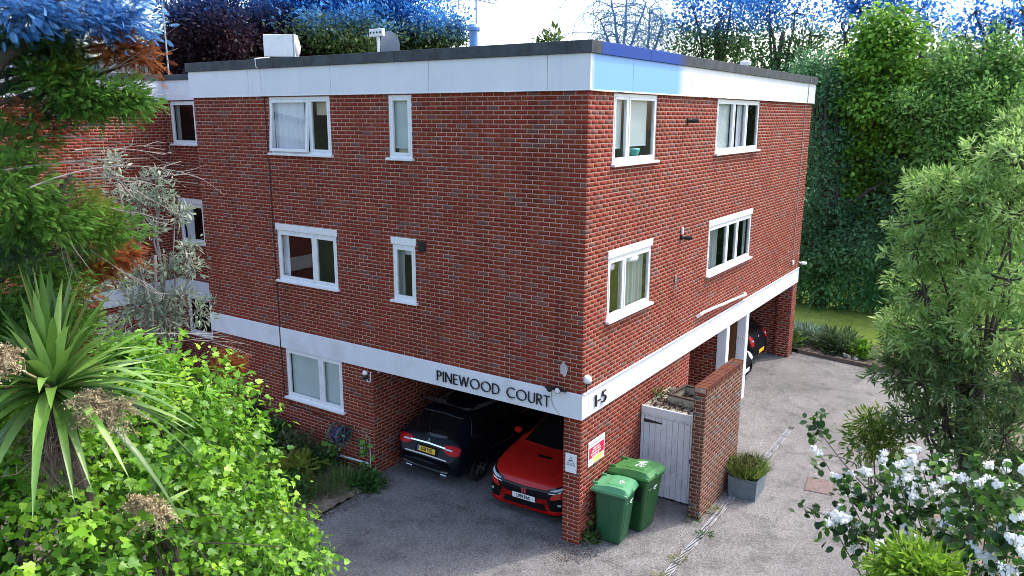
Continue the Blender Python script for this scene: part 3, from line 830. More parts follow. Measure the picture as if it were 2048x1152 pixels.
# ------------------------------------------------------------------ free-standing wall beside the store
GW = thing('garden_wall', 'weathered brick screen wall with brick on edge coping beside the white store door', 'wall', (0, 0, 0))
gx0, gx1, gy0, gy1, gz = 2.02, 4.08, -1.42, -1.20, 2.475
OLDTONES = [(c[0]*.52+.02, c[1]*1.35+.014, c[2]*1.5+.014) for c in TONES]
GB = Brickwork(GW, 23, OLDTONES)
GB.wall((0, gy0, 0), EX, YN, gx0, gx1, 0, gz, [], 0)
GB.wall((gx0, 0, 0), EY, XN, gy0, gy1, 0, gz, [], 1)
GB.wall((0, gy1, 0), EX, (0, 1, 0), gx0, gx1, 0, gz, [], 1)
GB.wall((gx1, 0, 0), EY, (1, 0, 0), gy0, gy1, 0, gz, [], 0)
GB.finish(270)
r = random.Random(4)
n = int((gx1-gx0)/.0755)
cb = {}
for i in range(n):
    t = r.randrange(len(TONES))
    if t not in cb:
        q = MB(); q.box((0, 0, 0), (.066, .236, .105), .004)
        me = q.mesh('coping_brick', BRICK)
        a = me.color_attributes.new('col', 'FLOAT_COLOR', 'POINT')
        a.data.foreach_set('color', np.tile(np.array([*(np.array(TONES[t])*np.array((.55, 1.15, 1.4))), 1.0], np.float32), len(me.vertices)))
        cb[t] = me
    o = bpy.data.objects.new('coping_brick', cb[t])
    o.location = (gx0+i*(gx1-gx0)/n+.004, gy0-.008, gz+(r.random()-.5)*.006)
    o.rotation_euler = (0, (r.random()-.5)*.03, 0)
    link(o, GW)
q = MB(); q.box((gx0+.002, gy0+.004, gz-.02), (gx1-.002, gy1-.004, gz+.094)); q.build('coping_mortar', MORTAR, GW)

# ------------------------------------------------------------------ bin store with the white boarded door
SH = thing('storage_shed', 'low store with white boarded door between brick wall and block', 'shed', (0, 0, 0))
BOARDP = mat('old_white_gloss', (.78, .79, .84), rough=.5, var=.12, scale=7, col2=(.50, .50, .53), thr=(.55, .75))
CONC = mat('mossy_concrete', (.40, .38, .33), rough=.95, var=.3, scale=16, bump=.7, bscale=50, col2=(.23, .22, .16), thr=(.45, .62))
q = MB(); q.box((2.40, -1.185, 1.70), (2.44, -.012, 1.85), .006); q.build('fascia', BOARDP, SH)
q = MB(); q.box((2.444, -1.19, 1.74), (3.75, -.01, 1.835), .008); q.build('roof_slab', CONC, SH)
q = MB(); q.box((2.41, -.06, 0), (2.47, -.012, 1.70), .005); q.box((2.41, -1.185, 0), (2.47, -1.14, 1.70), .005); q.box((2.412, -1.14, 1.66), (2.468, -.06, 1.699), .005); q.build('door_frame', BOARDP, SH)
nb = 9
dd = MB(); dd.box((2.445, -1.135, .035), (2.462, -.065, 1.655)); dr = dd.build('door', BOARDP, SH)
for i in range(nb):
    w = 1.066/nb; y = -.067-i*w
    q = MB(); q.box((2.424, y-.0035, .035+.004*(i % 3)), (2.445, y-w+.0035, 1.652), .004); q.build('plank', BOARDP, dr)
for z in (1.55, .22):
    q = MB(); q.prism([(-.07, z-.035), (-.07, z+.035), (-.45, z+.012), (-.45, z-.012)], 2.414, 2.4235, lambda a, b_, w: (w, a, b_)); q.build('strap_hinge', mat('rusty_dark_iron', (.06, .055, .06), rough=.6, metal=.3), dr)
q = MB(); q.box((2.40, -1.10, .93), (2.422, -1.03, .965), .004); q.tube([(2.40, -1.05, .93), (2.385, -1.05, .90)], .012); q.build('latch', BLACK, dr)
q = MB(); q.box((3.70, -1.19, 0), (3.75, -.01, 1.74)); q.build('rear_panel', BOARDP, SH)
# open timber frame lying on its roof
OLDW = mat('rotten_brown_timber', (.045, .028, .020), rough=.9, var=.35, scale=12)
PALEW = mat('peeling_cream_timber', (.42, .40, .33), rough=.9, var=.25, scale=14, col2=(.20, .22, .10), thr=(.5, .62))
FR = thing('hatch_frame', 'open rotten timber hatch frame lying on the store roof', 'frame', (3.12, -.78, 1.838), math.radians(-6))
for (a, b_, c) in ((-.36, -.36, 0), (-.36, .33, 0)):
    q = MB(); q.box((a, b_, 0), (.36, b_+.03, .17), .004); q.build('frame_board', PALEW, FR)
    q = MB(); q.box((a-.02, b_-.02, .172), (.38, b_+.05, .20), .005); q.build('frame_rail', OLDW, FR)
for a in (-.36, .33):
    q = MB(); q.box((a, -.328, 0), (a+.03, .328, .17), .004); q.build('frame_board', PALEW, FR)
    q = MB(); q.box((a-.02, -.305, .173), (a+.05, .305, .199), .005); q.build('frame_rail', OLDW, FR)

# ------------------------------------------------------------------ wheeled bins
def bin_(loc, rz, label, green, lid_green, w, d, h, ajar=0.0):
    t = thing('wheeled_bin', label, 'bin', loc, rz, 'green wheeled bins')
    G1 = mat('bin_plastic_'+str(green), green, rough=.38, var=.10, scale=5, spec=.5)
    G2 = mat('lid_plastic_'+str(lid_green), lid_green, rough=.36, var=.10, scale=7)
    # front faces -y, hinge and handle at +y
    def ring(z, s, f=0.0):
        a = w/2*s; c = d/2*s; e = .05
        pts = []
        for cx, cy, st in ((a-e, c-e, 0), (-a+e, c-e, 90), (-a+e, -c+e, 180), (a-e, -c+e, 270)):
            for k in range(4):
                an = math.radians(st+30*k); pts.append((cx+e*math.cos(an), cy+e*math.sin(an)+f, z))
        return pts
    levels = [(0.02, .76, .04), (.06, .80, .04), (.45, .88, .02), (h-.12, .97, 0), (h-.11, 1.0, 0), (h-.04, 1.01, 0), (h-.035, 1.06, 0), (h, 1.07, 0)]
    b = MB(); rings = [ring(*q) for q in levels]; nn = len(rings[0])
    vs = [p for r_ in rings for p in r_]
    fs = [(i*nn+k, i*nn+(k+1) % nn, (i+1)*nn+(k+1) % nn, (i+1)*nn+k) for i in range(len(rings)-1) for k in range(nn)]
    fs.append(tuple(range(nn))[::-1]); b.add(vs, fs)
    body = b.build('body', G1, t)
    for sx in (-1, 1):                                     # moulded ribs on the sides and the front
        q = MB(); q.add([(sx*w*.402, -.05, .1), (sx*w*.402, .0, .1), (sx*w*.488, .0, h-.13), (sx*w*.488, -.05, h-.13),
                         (sx*w*.41, -.045, .1), (sx*w*.41, -.005, .1), (sx*w*.496, -.005, h-.13), (sx*w*.496, -.045, h-.13)],
                        [(4, 5, 6, 7), (0, 1, 5, 4), (1, 2, 6, 5), (2, 3, 7, 6), (3, 0, 4, 7)]); q.build('rib', G1, body)
    q = MB(); q.add([(-w*.28, -d*.385+.028, .12), (w*.28, -d*.385+.028, .12), (w*.34, -d*.475, h-.2), (-w*.34, -d*.475, h-.2),
                     (-w*.26, -d*.392+.018, .13), (w*.26, -d*.392+.018, .13), (w*.32, -d*.49, h-.21), (-w*.32, -d*.49, h-.21)],
                    [(4, 5, 6, 7), (0, 1, 5, 4), (1, 2, 6, 5), (2, 3, 7, 6), (3, 0, 4, 7)]); q.build('front_panel', G1, body)
    # lid: domed tray with raised panel and hinge lugs
    L = bpy.data.objects.new('lid', None); lid = MB()
    rows = []
    ny, nx = 14, 12
    for i in range(ny+1):
        y = d*.60-(d*1.16)*i/ny
        row = []
        for j in range(nx+1):
            x = -w*.555+w*1.11*j/nx
            ex = min(1, (1-abs(x)/(w*.555))/.16); ey = min(1, (1-abs((y-d*.02)/(d*.58)))/.14)
            base = .05*min(1, ex*1.0)*min(1, ey*1.0)
            mid = .035*math.exp(-((y+d*.12)/(d*.36))**4)*(1 if ex >= 1 else ex)
            row.append((x, y, base+mid-.012*(i == ny)-.01*(j in (0, nx))))
        rows.append(row)
    lid.grid(rows)
    edge = [rows[0][j] for j in range(nx+1)]+[rows[i][nx] for i in range(1, ny+1)]+[rows[ny][j] for j in range(nx-1, -1, -1)]+[rows[i][0] for i in range(ny-1, 0, -1)]
    low = [(x, y, -.055) for x, y, z in edge]
    m = len(edge); lid.add(edge+low, [(k, (k+1) % m, m+(k+1) % m, m+k) for k in range(m)])
    lo = lid.build('lid', G2, t, smooth=False)
    lo.location = (0, 0, h+.012)
    if ajar:
        lo.rotation_euler = (-ajar, 0, 0); lo.location = (0, .0, h+.012+ajar*d*.30)
    q = MB(); q.box((-w*.33, -d*.36, .062), (w*.33, d*.16, .094), .014); q.build('raised_panel', G2, lo)
    for sx in (-1, 1):
        q = MB(); q.box((sx*w*.36-.02, d*.42, .03), (sx*w*.36+.02, d*.62, .085), .012); q.build('hinge_lug', G2, lo)
    q = MB(); q.box((-w*.12, -d*.60, -.02), (w*.12, -d*.55, .02), .01); q.build('lid_grip', G2, lo)
    h_ = MB(); h_.tube([(-w*.40, d*.50, h-.05), (-w*.40, d*.61, h-.02), (w*.40, d*.61, h-.02), (w*.40, d*.50, h-.05)], .016, 8); h_.build('handle', G1, t)
    for sx in (-1, 1):
        wb = MB(); wb.lathe([(.03, -.025), (.095, -.025), (.10, -.015), (.10, .015), (.095, .025), (.03, .025)], 20, (sx*w*.40, d*.42, .10), 'X'); wb.build('wheel', BLACK, t, smooth=False)
    a = MB(); a.tube([(-w*.40, d*.42, .10), (w*.40, d*.42, .10)], .012, 8); a.build('axle', STEEL, t)
    return t, body, lo
CHALK = mat('white_paint_mark', (.75, .77, .76), rough=.8)
def scribble(b, pts, w, f):
    stroke(b, pts, w, 0, .002, f)
# the nearer, smaller bin: front turned to the right
t1, bd, ld = bin_((.58, -.40, 0), math.radians(4), 'smaller green wheeled bin with pale lid nearest the brick corner pier', (.020, .100, .042), (.09, .30, .145), .52, .58, 1.00)
q = MB()
for pts in ([(-.06, 0), (.0, .05), (.05, .02)], [(-.02, -.04), (.06, .06)], [(.0, -.05), (.04, -.01), (.07, .03)]):
    scribble(q, pts, .014, lambda u, v, d_: (u-.02, v-.13, .096+d_))
q.build('chalk_mark', CHALK, ld)
q = MB(); scribble(q, arc(0, 0, .055, .026, 0, 300), .012, lambda u, v, d_: (u, -.284-d_-.02, .80+v)); scribble(q, [(-.05, .0), (.06, .03)], .014, lambda u, v, d_: (u, -.304-d_, .80+v)); q.build('council_logo', CHALK, bd)
t2, bd2, ld2 = bin_((1.24, -.50, 0), math.radians(-6), 'larger green wheeled bin marked 3 with lid ajar beside the white door', (.014, .080, .020), (.055, .21, .06), .58, .74, 1.06, .10)
q = MB(); rr = random.Random(2)
for i in range(12):
    a = rr.random()*6.28; x = (rr.random()-.5)*.22; y = (rr.random()-.5)*.12
    scribble(q, [(x, y), (x+.05*math.cos(a), y+.05*math.sin(a)), (x+.05*math.cos(a+1.2), y+.06*math.sin(a+1))], .016, lambda u, v, d_: (u+.02, v-.06, .096+d_))
q.build('chalk_mark', CHALK, ld2)
q = MB(); q.add([(-.258, -.25, .62), (-.258, .25, .62), (-.297, .28, .92), (-.297, -.28, .92)], [(0, 1, 2, 3)])
q.v = [(x-.012, y, z) for x, y, z in q.v]
q.build('black_patch', BLACK, bd2)
GREYP = mat('grey_paint', (.35, .42, .40), rough=.8)
q = MB(); f3 = lambda u, v, d_: (-.272-.13*(v+.15-.0)*1.0-.004-d_, -u, .77+v)
scribble(q, arc(0, .05, .055, .05, 140, -90, 14), .022, f3); scribble(q, arc(0, -.055, .06, .055, 90, -140, 14), .022, f3); q.build('number', GREYP, bd2)
q = MB(); scribble(q, arc(0, 0, .05, .03, 0, 300), .012, lambda u, v, d_: (u, -.362-d_-.015, .86+v)); scribble(q, [(-.05, -.02), (.06, .03)], .014, lambda u, v, d_: (u, -.377-d_, .86+v)); q.build('council_logo', CHALK, bd2)

# ------------------------------------------------------------------ zinc planter
ZINC = mat('dull_zinc', (.17, .21, .24), rough=.55, metal=.35, var=.3, scale=7)
PLT = thing('zinc_planter', 'square dull zinc planter beside the screen wall', 'planter', (3.66, -1.79, 0), math.radians(2))
a, c, hh = .38, .28, .42
q = MB()
q.add([(-a*.94, -c*.94, 0), (a*.94, -c*.94, 0), (a*.94, c*.94, 0), (-a*.94, c*.94, 0), (-a, -c, hh), (a, -c, hh), (a, c, hh), (-a, c, hh),
       (-a+.012, -c+.012, hh), (a-.012, -c+.012, hh), (a-.012, c-.012, hh), (-a+.012, c-.012, hh), (-a+.012, -c+.012, hh-.06), (a-.012, -c+.012, hh-.06), (a-.012, c-.012, hh-.06), (-a+.012, c-.012, hh-.06)],
      [(3, 2, 1, 0), (0, 1, 5, 4), (1, 2, 6, 5), (2, 3, 7, 6), (3, 0, 4, 7), (4, 5, 9, 8), (5, 6, 10, 9), (6, 7, 11, 10), (7, 4, 8, 11), (8, 9, 13, 12), (9, 10, 14, 13), (10, 11, 15, 14), (11, 8, 12, 15)])
q.build('trough', ZINC, PLT)
q = MB(); q.add([(-a+.012, -c+.012, hh-.05), (a-.012, -c+.012, hh-.05), (a-.012, c-.012, hh-.05), (-a+.012, c-.012, hh-.05)], [(0, 1, 2, 3)]); q.build('compost', SOIL, PLT)
q = MB()
for (p, s) in (((-a, -c, hh), (a, -c, hh)), ((a, -c, hh), (a, c, hh)), ((a, c, hh), (-a, c, hh)), ((-a, c, hh), (-a, -c, hh))): q.tube([p, s], .010, 6)
q.build('rolled_rim', ZINC, PLT)

# ------------------------------------------------------------------ drainage channel, manhole
GRATE = mat('grate_steel', (.36, .37, .39), rough=.55, metal=.2, var=.3, scale=5, col2=(.20, .18, .15), thr=(.5, .62))
DR = thing('drain_channel', 'long narrow slotted steel drain grating set into the asphalt', 'drain', (-1.6, -1.64, 0))
q = MB(); q.box((0, -.065, -.03), (9.2, .065, .0035)); q.build('channel', mat('drain_dark', (.05, .048, .045), rough=.9, var=.4, scale=9), DR)
gm = MB()
gm.box((0, -.06, .004), (.488, -.046, .012)); gm.box((0, .046, .004), (.488, .06, .012))
for i in range(11): gm.box((.006+i*.0445, -.0455, .004), (.006+i*.0445+.021, .0455, .0115))
gme = gm.mesh('grating', GRATE)
rr = random.Random(9)
for i in range(18):
    o = bpy.data.objects.new('grating', gme); o.location = (.02+i*.5, (rr.random()-.5)*.012, (rr.random())*.003); o.rotation_euler = (0, 0, (rr.random()-.5)*.02); link(o, DR)
MH = thing('manhole_cover', 'rusty square manhole cover in the right hand forecourt', 'manhole cover', (4.74, -2.94, 0), math.radians(8))
RUST = mat('rusty_iron', (.17, .125, .115), rough=.85, var=.3, scale=12, col2=(.14, .10, .09), thr=(.45, .6), bump=.5, bscale=60)
q = MB(); q.box((-.34, -.27, 0.001), (.34, .27, .007)); q.build('frame', mat('manhole_edge', (.10, .085, .085), rough=.9, var=.3), MH)
q = MB(); q.box((-.315, -.245, .0072), (.315, .245, .012), .002); q.build('plate', RUST, MH)
q = MB()
for sx in (-.2, .2): q.box((sx-.03, -.012, .0123), (sx+.03, .012, .016), .002)
q.build('key_slot', BLACK, MH)
# edging of the far bed: short timber boards
KB = mat('weathered_edging', (.15, .11, .085), rough=.9, var=.35, scale=10)
pts = [(13.98, -.12), (13.74, -1.3), (13.45, -2.9), (13.1, -4.6), (12.8, -6.0)]
ED = thing('bed_edging', 'low weathered edging boards along the far planting bed', 'edging', (0, 0, 0))
for i in range(len(pts)-1):
    (x0, y0), (x1, y1) = pts[i], pts[i+1]
    L_ = math.hypot(x1-x0, y1-y0); q = MB(); q.box((.01, -.025, 0), (L_-.01, .025, .11+.01*i % .02), .006)
    o = q.build('edging_board', KB, ED); o.location = (x0, y0, 0); o.rotation_euler = (0, 0, math.atan2(y1-y0, x1-x0))

# ------------------------------------------------------------------ signs and fittings on the walls
SW = mat('sign_white', (.82, .82, .84), rough=.35, var=.03); SR = mat('sign_red', (.62, .012, .06), rough=.35, var=.03); SYW = mat('sign_yellow', (.80, .78, .20), rough=.35, var=.03); SG = mat('sign_grey', (.45, .47, .50), rough=.4)
S1 = thing('parking_sign', 'white red and yellow notice board on the brick wall above the bins', 'sign', (.26, -.004, 1.36))
q = MB(); q.box((0, -.012, 0), (.60, .0, .46), .003); q.build('board', SW, S1)
q = MB(); q.box((.03, -.0145, .14), (.57, -.0125, .34)); rd = q.build('red_panel', SR, S1)
q = MB(); q.box((.17, -.0145, .03), (.50, -.0125, .13)); q.build('yellow_panel', SYW, S1)
for (x0, x1, z) in ((.17, .40, .300), (.12, .44, .255), (.09, .46, .205), (.14, .40, .16)):
    q = MB(); x = x0
    rr = random.Random(int(z*1000))
    while x < x1:
        w = .02+.05*rr.random(); q.box((x, -.0165, z-.013), (min(x+w, x1), -.0147, z+.013)); x += w+.014
    q.build('text_line', SW, rd)
q = MB(); q.box((.18, -.0165, .012), (.47, -.0147, .032)); q.build('text_line', SG, S1)
q = MB(); x = .05
while x < .55: q.box((x, -.0145, .385), (x+.022, -.0125, .41)); x += .034
q.build('text_line', SG, S1)
S2 = thing('camera_sign', 'small white CCTV warning sign on the corner pier', 'sign', (-.004, .285, 1.33))
q = MB(); q.box((-.010, -.22, 0), (0, 0, .35), .003); q.build('board', SW, S2)
q = MB(); stroke(q, [(.03, .14), (.11, .30), (.19, .14), (.03, .14)], .008, 0, .002, lambda u, v, d_: (-.0105-d_, -u, v)); tri = q.build('triangle', LETTER, S2)
q = MB(); q.box((-.0125, -.135, .215), (-.0105, -.09, .235)); q.box((-.0125, -.09, .205), (-.0105, -.08, .225)); q.build('camera_symbol', LETTER, S2)
put_text('lettering', 'CCTV', (-.0105, -.11, .165), XN, .045, .001, LETTER, S2)

def wall_lamp(loc, n, label, white_bracket=False):
    t = thing('wall_light', label, 'light', loc)
    nx, ny = n
    q = MB(); q.lathe([(.055, 0), (.055, .03), (.03, .035)], 14, (0, 0, 0), 'Y'); 
    q.v = [(x, -abs(y), z) for x, y, z in q.v]; q.build('back_plate', BLACK, t)
    q = MB(); q.tube([(0, -.02, 0), (.02, -.10, -.01)], .03, 8); q.tube([(.01, -.08, 0), (.06, -.20, .005)], .045, 12); q.build('lamp_head', BLACK, t)
    if white_bracket:
        q = MB(); q.box((-.035, -.04, .07), (.035, -.004, .22), .01); q.build('sensor', WHITE, t)
    return t
wall_lamp((4.07, -.002, 7.25), (0, -1), 'black spot lamp between the two top windows of the lit brick face')
wall_lamp((4.03, -.002, 4.93), (0, -1), 'black lamp with white sensor between the two lower windows of the lit face', True)
t = thing('wall_bracket', 'little grey metal bracket on the lit face below the black lamp', 'bracket', (3.82, -.002, 4.09))
q = MB(); q.box((-.03, -.02, -.08), (.03, 0, .1), .005); q.build('plate', STEEL, t); q = MB(); q.tube([(0, -.02, -.02), (.05, -.12, .02)], .012); q.build('arm', STEEL, t)
t = thing('overflow_pipe', 'long white plastic pipe clipped along the lit face above the band', 'pipe', (0, 0, 0))
q = MB(); q.tube([(5.15, -.004, 3.02), (5.2, -.07, 3.08), (5.3, -.09, 3.11), (8.3, -.09, 2.96), (8.36, -.07, 2.95), (8.38, -.004, 2.97)], .035, 8); q.build('pipe', WHITE, t)
q = MB()
for x in (5.9, 7.6): q.box((x-.02, -.07, 3.09-.05*(x-5.3)-.03), (x+.02, -.003, 3.09-.05*(x-5.3)+.01), .004)
q.build('clip', WHITE, t)
t = thing('air_vent', 'black louvred air vent beside the narrow middle window', 'vent', (-.002, 3.425, 4.97))
q = MB(); q.box((-.02, -.085, -.10), (0, .085, .10), .004); q.build('grille_frame', BLACK, t)
for i in range(6):
    q = MB(); q.box((-.034, -.07, -.085+i*.03), (-.0205, .07, -.085+i*.03+.014), .002); q.build('slat', BLACK, t)
# dome camera on its post at the corner
t = thing('dome_camera', 'white dome security camera on black stem at the corner above the band', 'camera', (.10, -.03, 2.80))
t.scale = (.78, .78, .85)
q = MB(); q.tube([(0, 0, 0), (0, -.01, .22)], .014, 8); q.build('stem', BLACK, t)
q = MB(); q.lathe([(.02, .20), (.085, .21), (.10, .26), (.09, .32), (.05, .355), (.005, .36)], 18, (0, -.02, 0)); q.build('housing', WHITE, t, smooth=True)
q = MB(); q.lathe([(.06, .175), (.075, .20), (.075, .2095)], 16, (.02, -.03, 0)); q.build('lens_dome', BLACK, t, smooth=True)
t = thing('floodlight', 'black twin floodlight with white lens above the COURT lettering', 'light', (-.03, .47, 2.80))
q = MB(); q.box((-.04, -.20, -.02), (.0, .22, .02), .008); q.build('bar', BLACK, t)
for y, mm in ((-.08, SW), (.08, BLACK)):
    q = MB(); q.lathe([(.03, 0), (.055, -.05), (.055, -.075)], 16, (-.04, y, .015), 'X'); hd = q.build('lamp_head', BLACK, t)
    q = MB(); q.lathe([(.048, -.076), (.044, -.082)], 16, (-.04, y, .015), 'X'); q.build('lens', mm, hd)
t = thing('bullet_camera', 'white bullet camera at the far corner of the lit face', 'camera', (LX+.05, -.06, 2.93))
q = MB(); q.tube([(0, 0, 0), (.16, -.10, -.03)], .05, 10); q.build('housing', WHITE, t); q = MB(); q.tube([(-.1, .05, .03), (0, 0, 0)], .02, 8); q.build('arm', WHITE, t)
t = thing('junction_box', 'little white junction box near the far end of the lit face', 'box', (12.9, -.002, 3.06))
q = MB(); q.box((-.07, -.05, -.06), (.07, 0, .07), .01); q.build('case', WHITE, t)
t = thing('sensor_lamp', 'white capped sensor lamp with pipe beside the car port opening', 'light', (-.003, 4.97, 2.20))
q = MB(); q.lathe([(.02, -.10), (.05, -.09), (.05, .0)], 12, (-.06, 0, 0)); q.build('body', BLACK, t, smooth=True)
q = MB(); q.lathe([(.052, 0), (.055, .04), (.035, .075), (.005, .085)], 14, (-.06, 0, 0)); q.build('cap', WHITE, t, smooth=True)
q = MB(); q.tube([(-.015, .0, -.12), (-.02, -.03, -.16), (-.02, -.10, -.15), (-.02, -.11, .02), (-.02, -.125, .06)], .012, 6); q.build('conduit', WHITE, t)
for (x, y, lab) in ((.42, 2.42, 'round white ceiling lamp in the front car port above the dark car'), (6.1, .30, 'round white ceiling lamp under the band near the entrance'), (11.1, .30, 'round white ceiling lamp in the rear car port')):
    t = thing('ceiling_lamp', lab, 'light', (x, y, Z1+.014))
    q = MB(); q.lathe([(.02, -.10), (.12, -.095), (.155, -.05), (.15, -.03)], 22, (0, 0, 0)); q.build('diffuser', WHITE, t, smooth=True)
    q = MB(); q.lathe([(.165, -.03), (.165, -.001)], 22, (0, 0, 0)); q.build('base', WHITE, t)
# hose reel
HG = mat('hose_reel_green', (.03, .10, .085), rough=.4); HP = mat('purple_hose', (.035, .03, .09), rough=.45, var=.3, scale=20)
t = thing('hose_reel', 'dark green hose reel with purple hose on the brick wall', 'hose reel', (-.27, 5.58, .82))
for y in (-.13, .13):
    q = MB(); q.tube([(.215*math.cos(k*math.pi/14), y, .215*math.sin(k*math.pi/14)) for k in range(29)], .016, 6, False)
    for k in range(3):
        a_ = k*math.pi/3+.3; q.tube([(.21*math.cos(a_), y, .21*math.sin(a_)), (-.21*math.cos(a_), y, -.21*math.sin(a_))], .012, 5)
    q.build('rim', HG, t)
q = MB(); q.tube([(.15*math.cos(k*.35)*(1+.12*math.sin(k*.9)), -.11+.22*(k % 45)/45, .15*math.sin(k*.35)*(1+.12*math.sin(k*.9))) for k in range(180)], .014, 5); q.tube([(0, .10, -.15), (.05, .12, -.5), (.1, .05, -.74)], .012, 5); q.build('hose', HP, t)
q = MB(); q.tube([(.26, -.02, 0), (0, -.02, 0)], .025, 8); q.tube([(0, -.15, 0), (0, .15, 0)], .03, 8); q.build('bracket', HG, t)
q = MB(); q.tube([(0, -.15, .0), (-.06, -.15, .04)], .012); q.build('crank', CREAM, t)
t = thing('meter_plate', 'small grey plate low on the wall beside the hose reel', 'plate', (-.002, 5.17, .60))
q = MB(); q.box((-.015, -.07, -.10), (0, .07, .10), .004); q.build('case', mat('pale_grey_plastic', (.45, .45, .45), rough=.5), t)
for z in (-.05, -.01, .03):
    q = MB(); q.box((-.018, -.05, z), (-.0155, .05, z+.014)); q.build('text_line', SG, t)
t = thing('garden_tap', 'brass garden tap on white standpipe by the car port corner', 'tap', (-.03, 4.95, 0))
q = MB(); q.tube([(0, 0, .1), (0, 0, .80)], .014, 8); q.build('standpipe', WHITE, t)
q = MB(); q.tube([(0, 0, .80), (0, .02, .84), (-.05, .05, .84), (-.06, .055, .80)], .014, 8); q.tube([(-.02, .0, .86), (-.02, .07, .87)], .008); q.build('spout', mat('brass', (.40, .30, .14), rough=.4, metal=.8), t)
t = thing('waste_pipe', 'white waste pipe running along the foot of the shaded wall', 'pipe', (0, 0, 0))
q = MB(); q.tube([(-.04, 8.2, .05), (-.04, 7.3, .13), (-.04, 5.02, .24), (-.04, 4.96, .20)], .022, 8); q.build('pipe', WHITE, t)
# cables on the faces
CABLE = mat('dark_cable', (.03, .025, .025), rough=.6)
q = MB(); q.tube([(-.012, 7.62, 7.70), (-.014, 7.60, 6.55), (-.06, 7.59, 6.50), (-.012, 7.58, 6.3), (-.012, 7.60, 5.0), (-.012, 7.58, 2.80), (-.03, 7.57, 2.76), (-.03, 7.57, 2.33), (-.012, 7.58, 2.3), (-.012, 7.56, 1.25), (-.012, 7.4, 1.05), (-.012, 6.1, .95), (-.012, 6.0, .55)], .011, 5); q.build('cable', CABLE, B)
q = MB(); q.tube([(.3, 7.75, 8.52), (-.10, 7.72, 8.47), (-.105, 7.69, 8.3), (-.06, 7.66, 8.25), (-.06, 7.63, 7.73)], .011, 5); q.build('cable', WHITE, B)
q = MB(); q.tube([(13.0, -.10, 8.48), (13.0, -.10, 8.30), (12.98, -.06, 8.2), (12.95, -.06, 7.73), (12.95, -.012, 7.6), (12.92, -.012, 3.1)], .010, 5); q.build('cable', mat('pale_cable', (.45, .38, .36), rough=.6), B)
q = MB(); q.tube([(.15, 4.815, 2.22), (1.4, 4.815, 2.25)], .02, 6); q.build('conduit', WHITE, B)
q = MB(); q.tube([(-.03, .58, 2.76), (-.03, .57, 2.6), (-.03, .55, 2.5), (-.03, .40, 2.34)], .006, 5); q.build('cable', mat('pale_cable', (.45, .38, .36)), B)
# plaster patch where something was fixed
q = MB(); rr = random.Random(3)
q.prism([(.36+.075*math.cos(k*.5)*(.7+.5*rr.random()), 3.16+.13*math.sin(k*.5)*(.7+.5*rr.random())) for k in range(12)], .0015, .004, lambda a_, b_, w: (-w, a_, b_)); q.build('plaster_patch', mat('plaster_splash', (.50, .44, .46), rough=.9), B)

# ------------------------------------------------------------------ things on the roof
t = thing('roof_tank', 'white metal box unit standing on the roof edge', 'roof unit', (*at(557, 115, 18.1)[:2], 8.50), math.radians(38))
t.scale = (.9, .9, .86)
q = MB(); q.box((-.24, -.40, .05), (.24, .28, .58), .012); q.build('casing', WHITE, t)
q = MB(); q.box((-.242, -.415, .05), (.242, -.402, .58)); q.box((-.25, -.44, .05), (.25, -.417, .60), .004); q.build('rear_flange', SG, t)
q = MB(); q.lathe([(.22, 0), (.18, -.05), (.08, -.075), (.005, -.08)], 20, (0, -.44, .30), 'Y'); q.build('fan_dome', WHITE, t, smooth=True)
q = MB(); q.box((-.30, -.45, 0), (.30, .62, .045), .006); q.build('base_board', OLDW, t)
q = MB(); q.box((-.1, -.2, -.22), (.1, .1, -.005)); q.build('stand', OLDW, t)
DISH = mat('dish_grey', (.22, .25, .30), rough=.5, var=.1)
t = thing('satellite_dish', 'grey satellite dish on white post at the roof edge', 'satellite dish', (*at(757, 105, 16.0)[:2], 8.27))
q = MB(); q.tube([(0, 0, 0), (0, 0, .62)], .028, 8); q.build('post', WHITE, t)
rows = []
for i in range(7):
    rr_ = i/6*.26; rows.append([( .16-.0+.9*rr_**2+.18*rr_*math.sin(a_)*-.6, -.10+rr_*math.cos(a_), .40+rr_*1.05*math.sin(a_)) for a_ in [2*math.pi*k/24 for k in range(25)]])
q = MB(); q.grid(rows); q.build('reflector', DISH, t, smooth=True)
q = MB(); q.tube([(.14, -.10, .20), (-.02, -.14, .26), (-.06, -.16, .08), (-.05, -.17, -.02)], .014, 6); q.build('feed_arm', WHITE, t)
q = MB(); q.box((-.05, -.16, .56), (.03, .19, .70), .008); bx_ = q.build('header_box', WHITE, t)
q = MB()
for k in range(4): q.lathe([(.018, 0), (.018, -.012)], 10, (-.05, -.11+.085*k, .63), 'X')
q.build('port', BLACK, bx_)
t = thing('flat_dish', 'second grey dish lying low behind the coping', 'satellite dish', (*at(742, 108, 16.3)[:2], 8.40))
q = MB(); q.lathe([(.30, .0), (.26, .06), (.15, .115), (.02, .13)], 22, (0, 0, 0)); q.build('reflector', DISH, t, smooth=True)
q = MB(); q.tube([(0, 0, -.16), (0, 0, .05)], .03); q.build('foot', STEEL, t)
CASTFLUE = mat('flue_blue_cast', (.10, .24, .52), rough=.4, var=.15)  # flue metal with a blue sky cast painted into its colour
t = thing('flue_pipe', 'capped metal flue with painted blue cast near the middle of the roof', 'flue', (*at(947, 97, 17.0)[:2], 8.26))
q = MB(); q.lathe([(.085, 0), (.085, .80)], 16); q.build('pipe', CASTFLUE, t, smooth=False)
q = MB(); q.lathe([(.10, .80), (.14, .81), (.14, .86), (.10, .92), (.02, .94)], 16); q.build('cap', CASTFLUE, t)
t = thing('white_flue', 'short white capped flue on the roof near the far corner', 'flue', (*at(1491, 130, 22.5)[:2], 8.26))
q = MB(); q.lathe([(.075, 0), (.075, .42)], 14); q.build('pipe', WHITE, t)
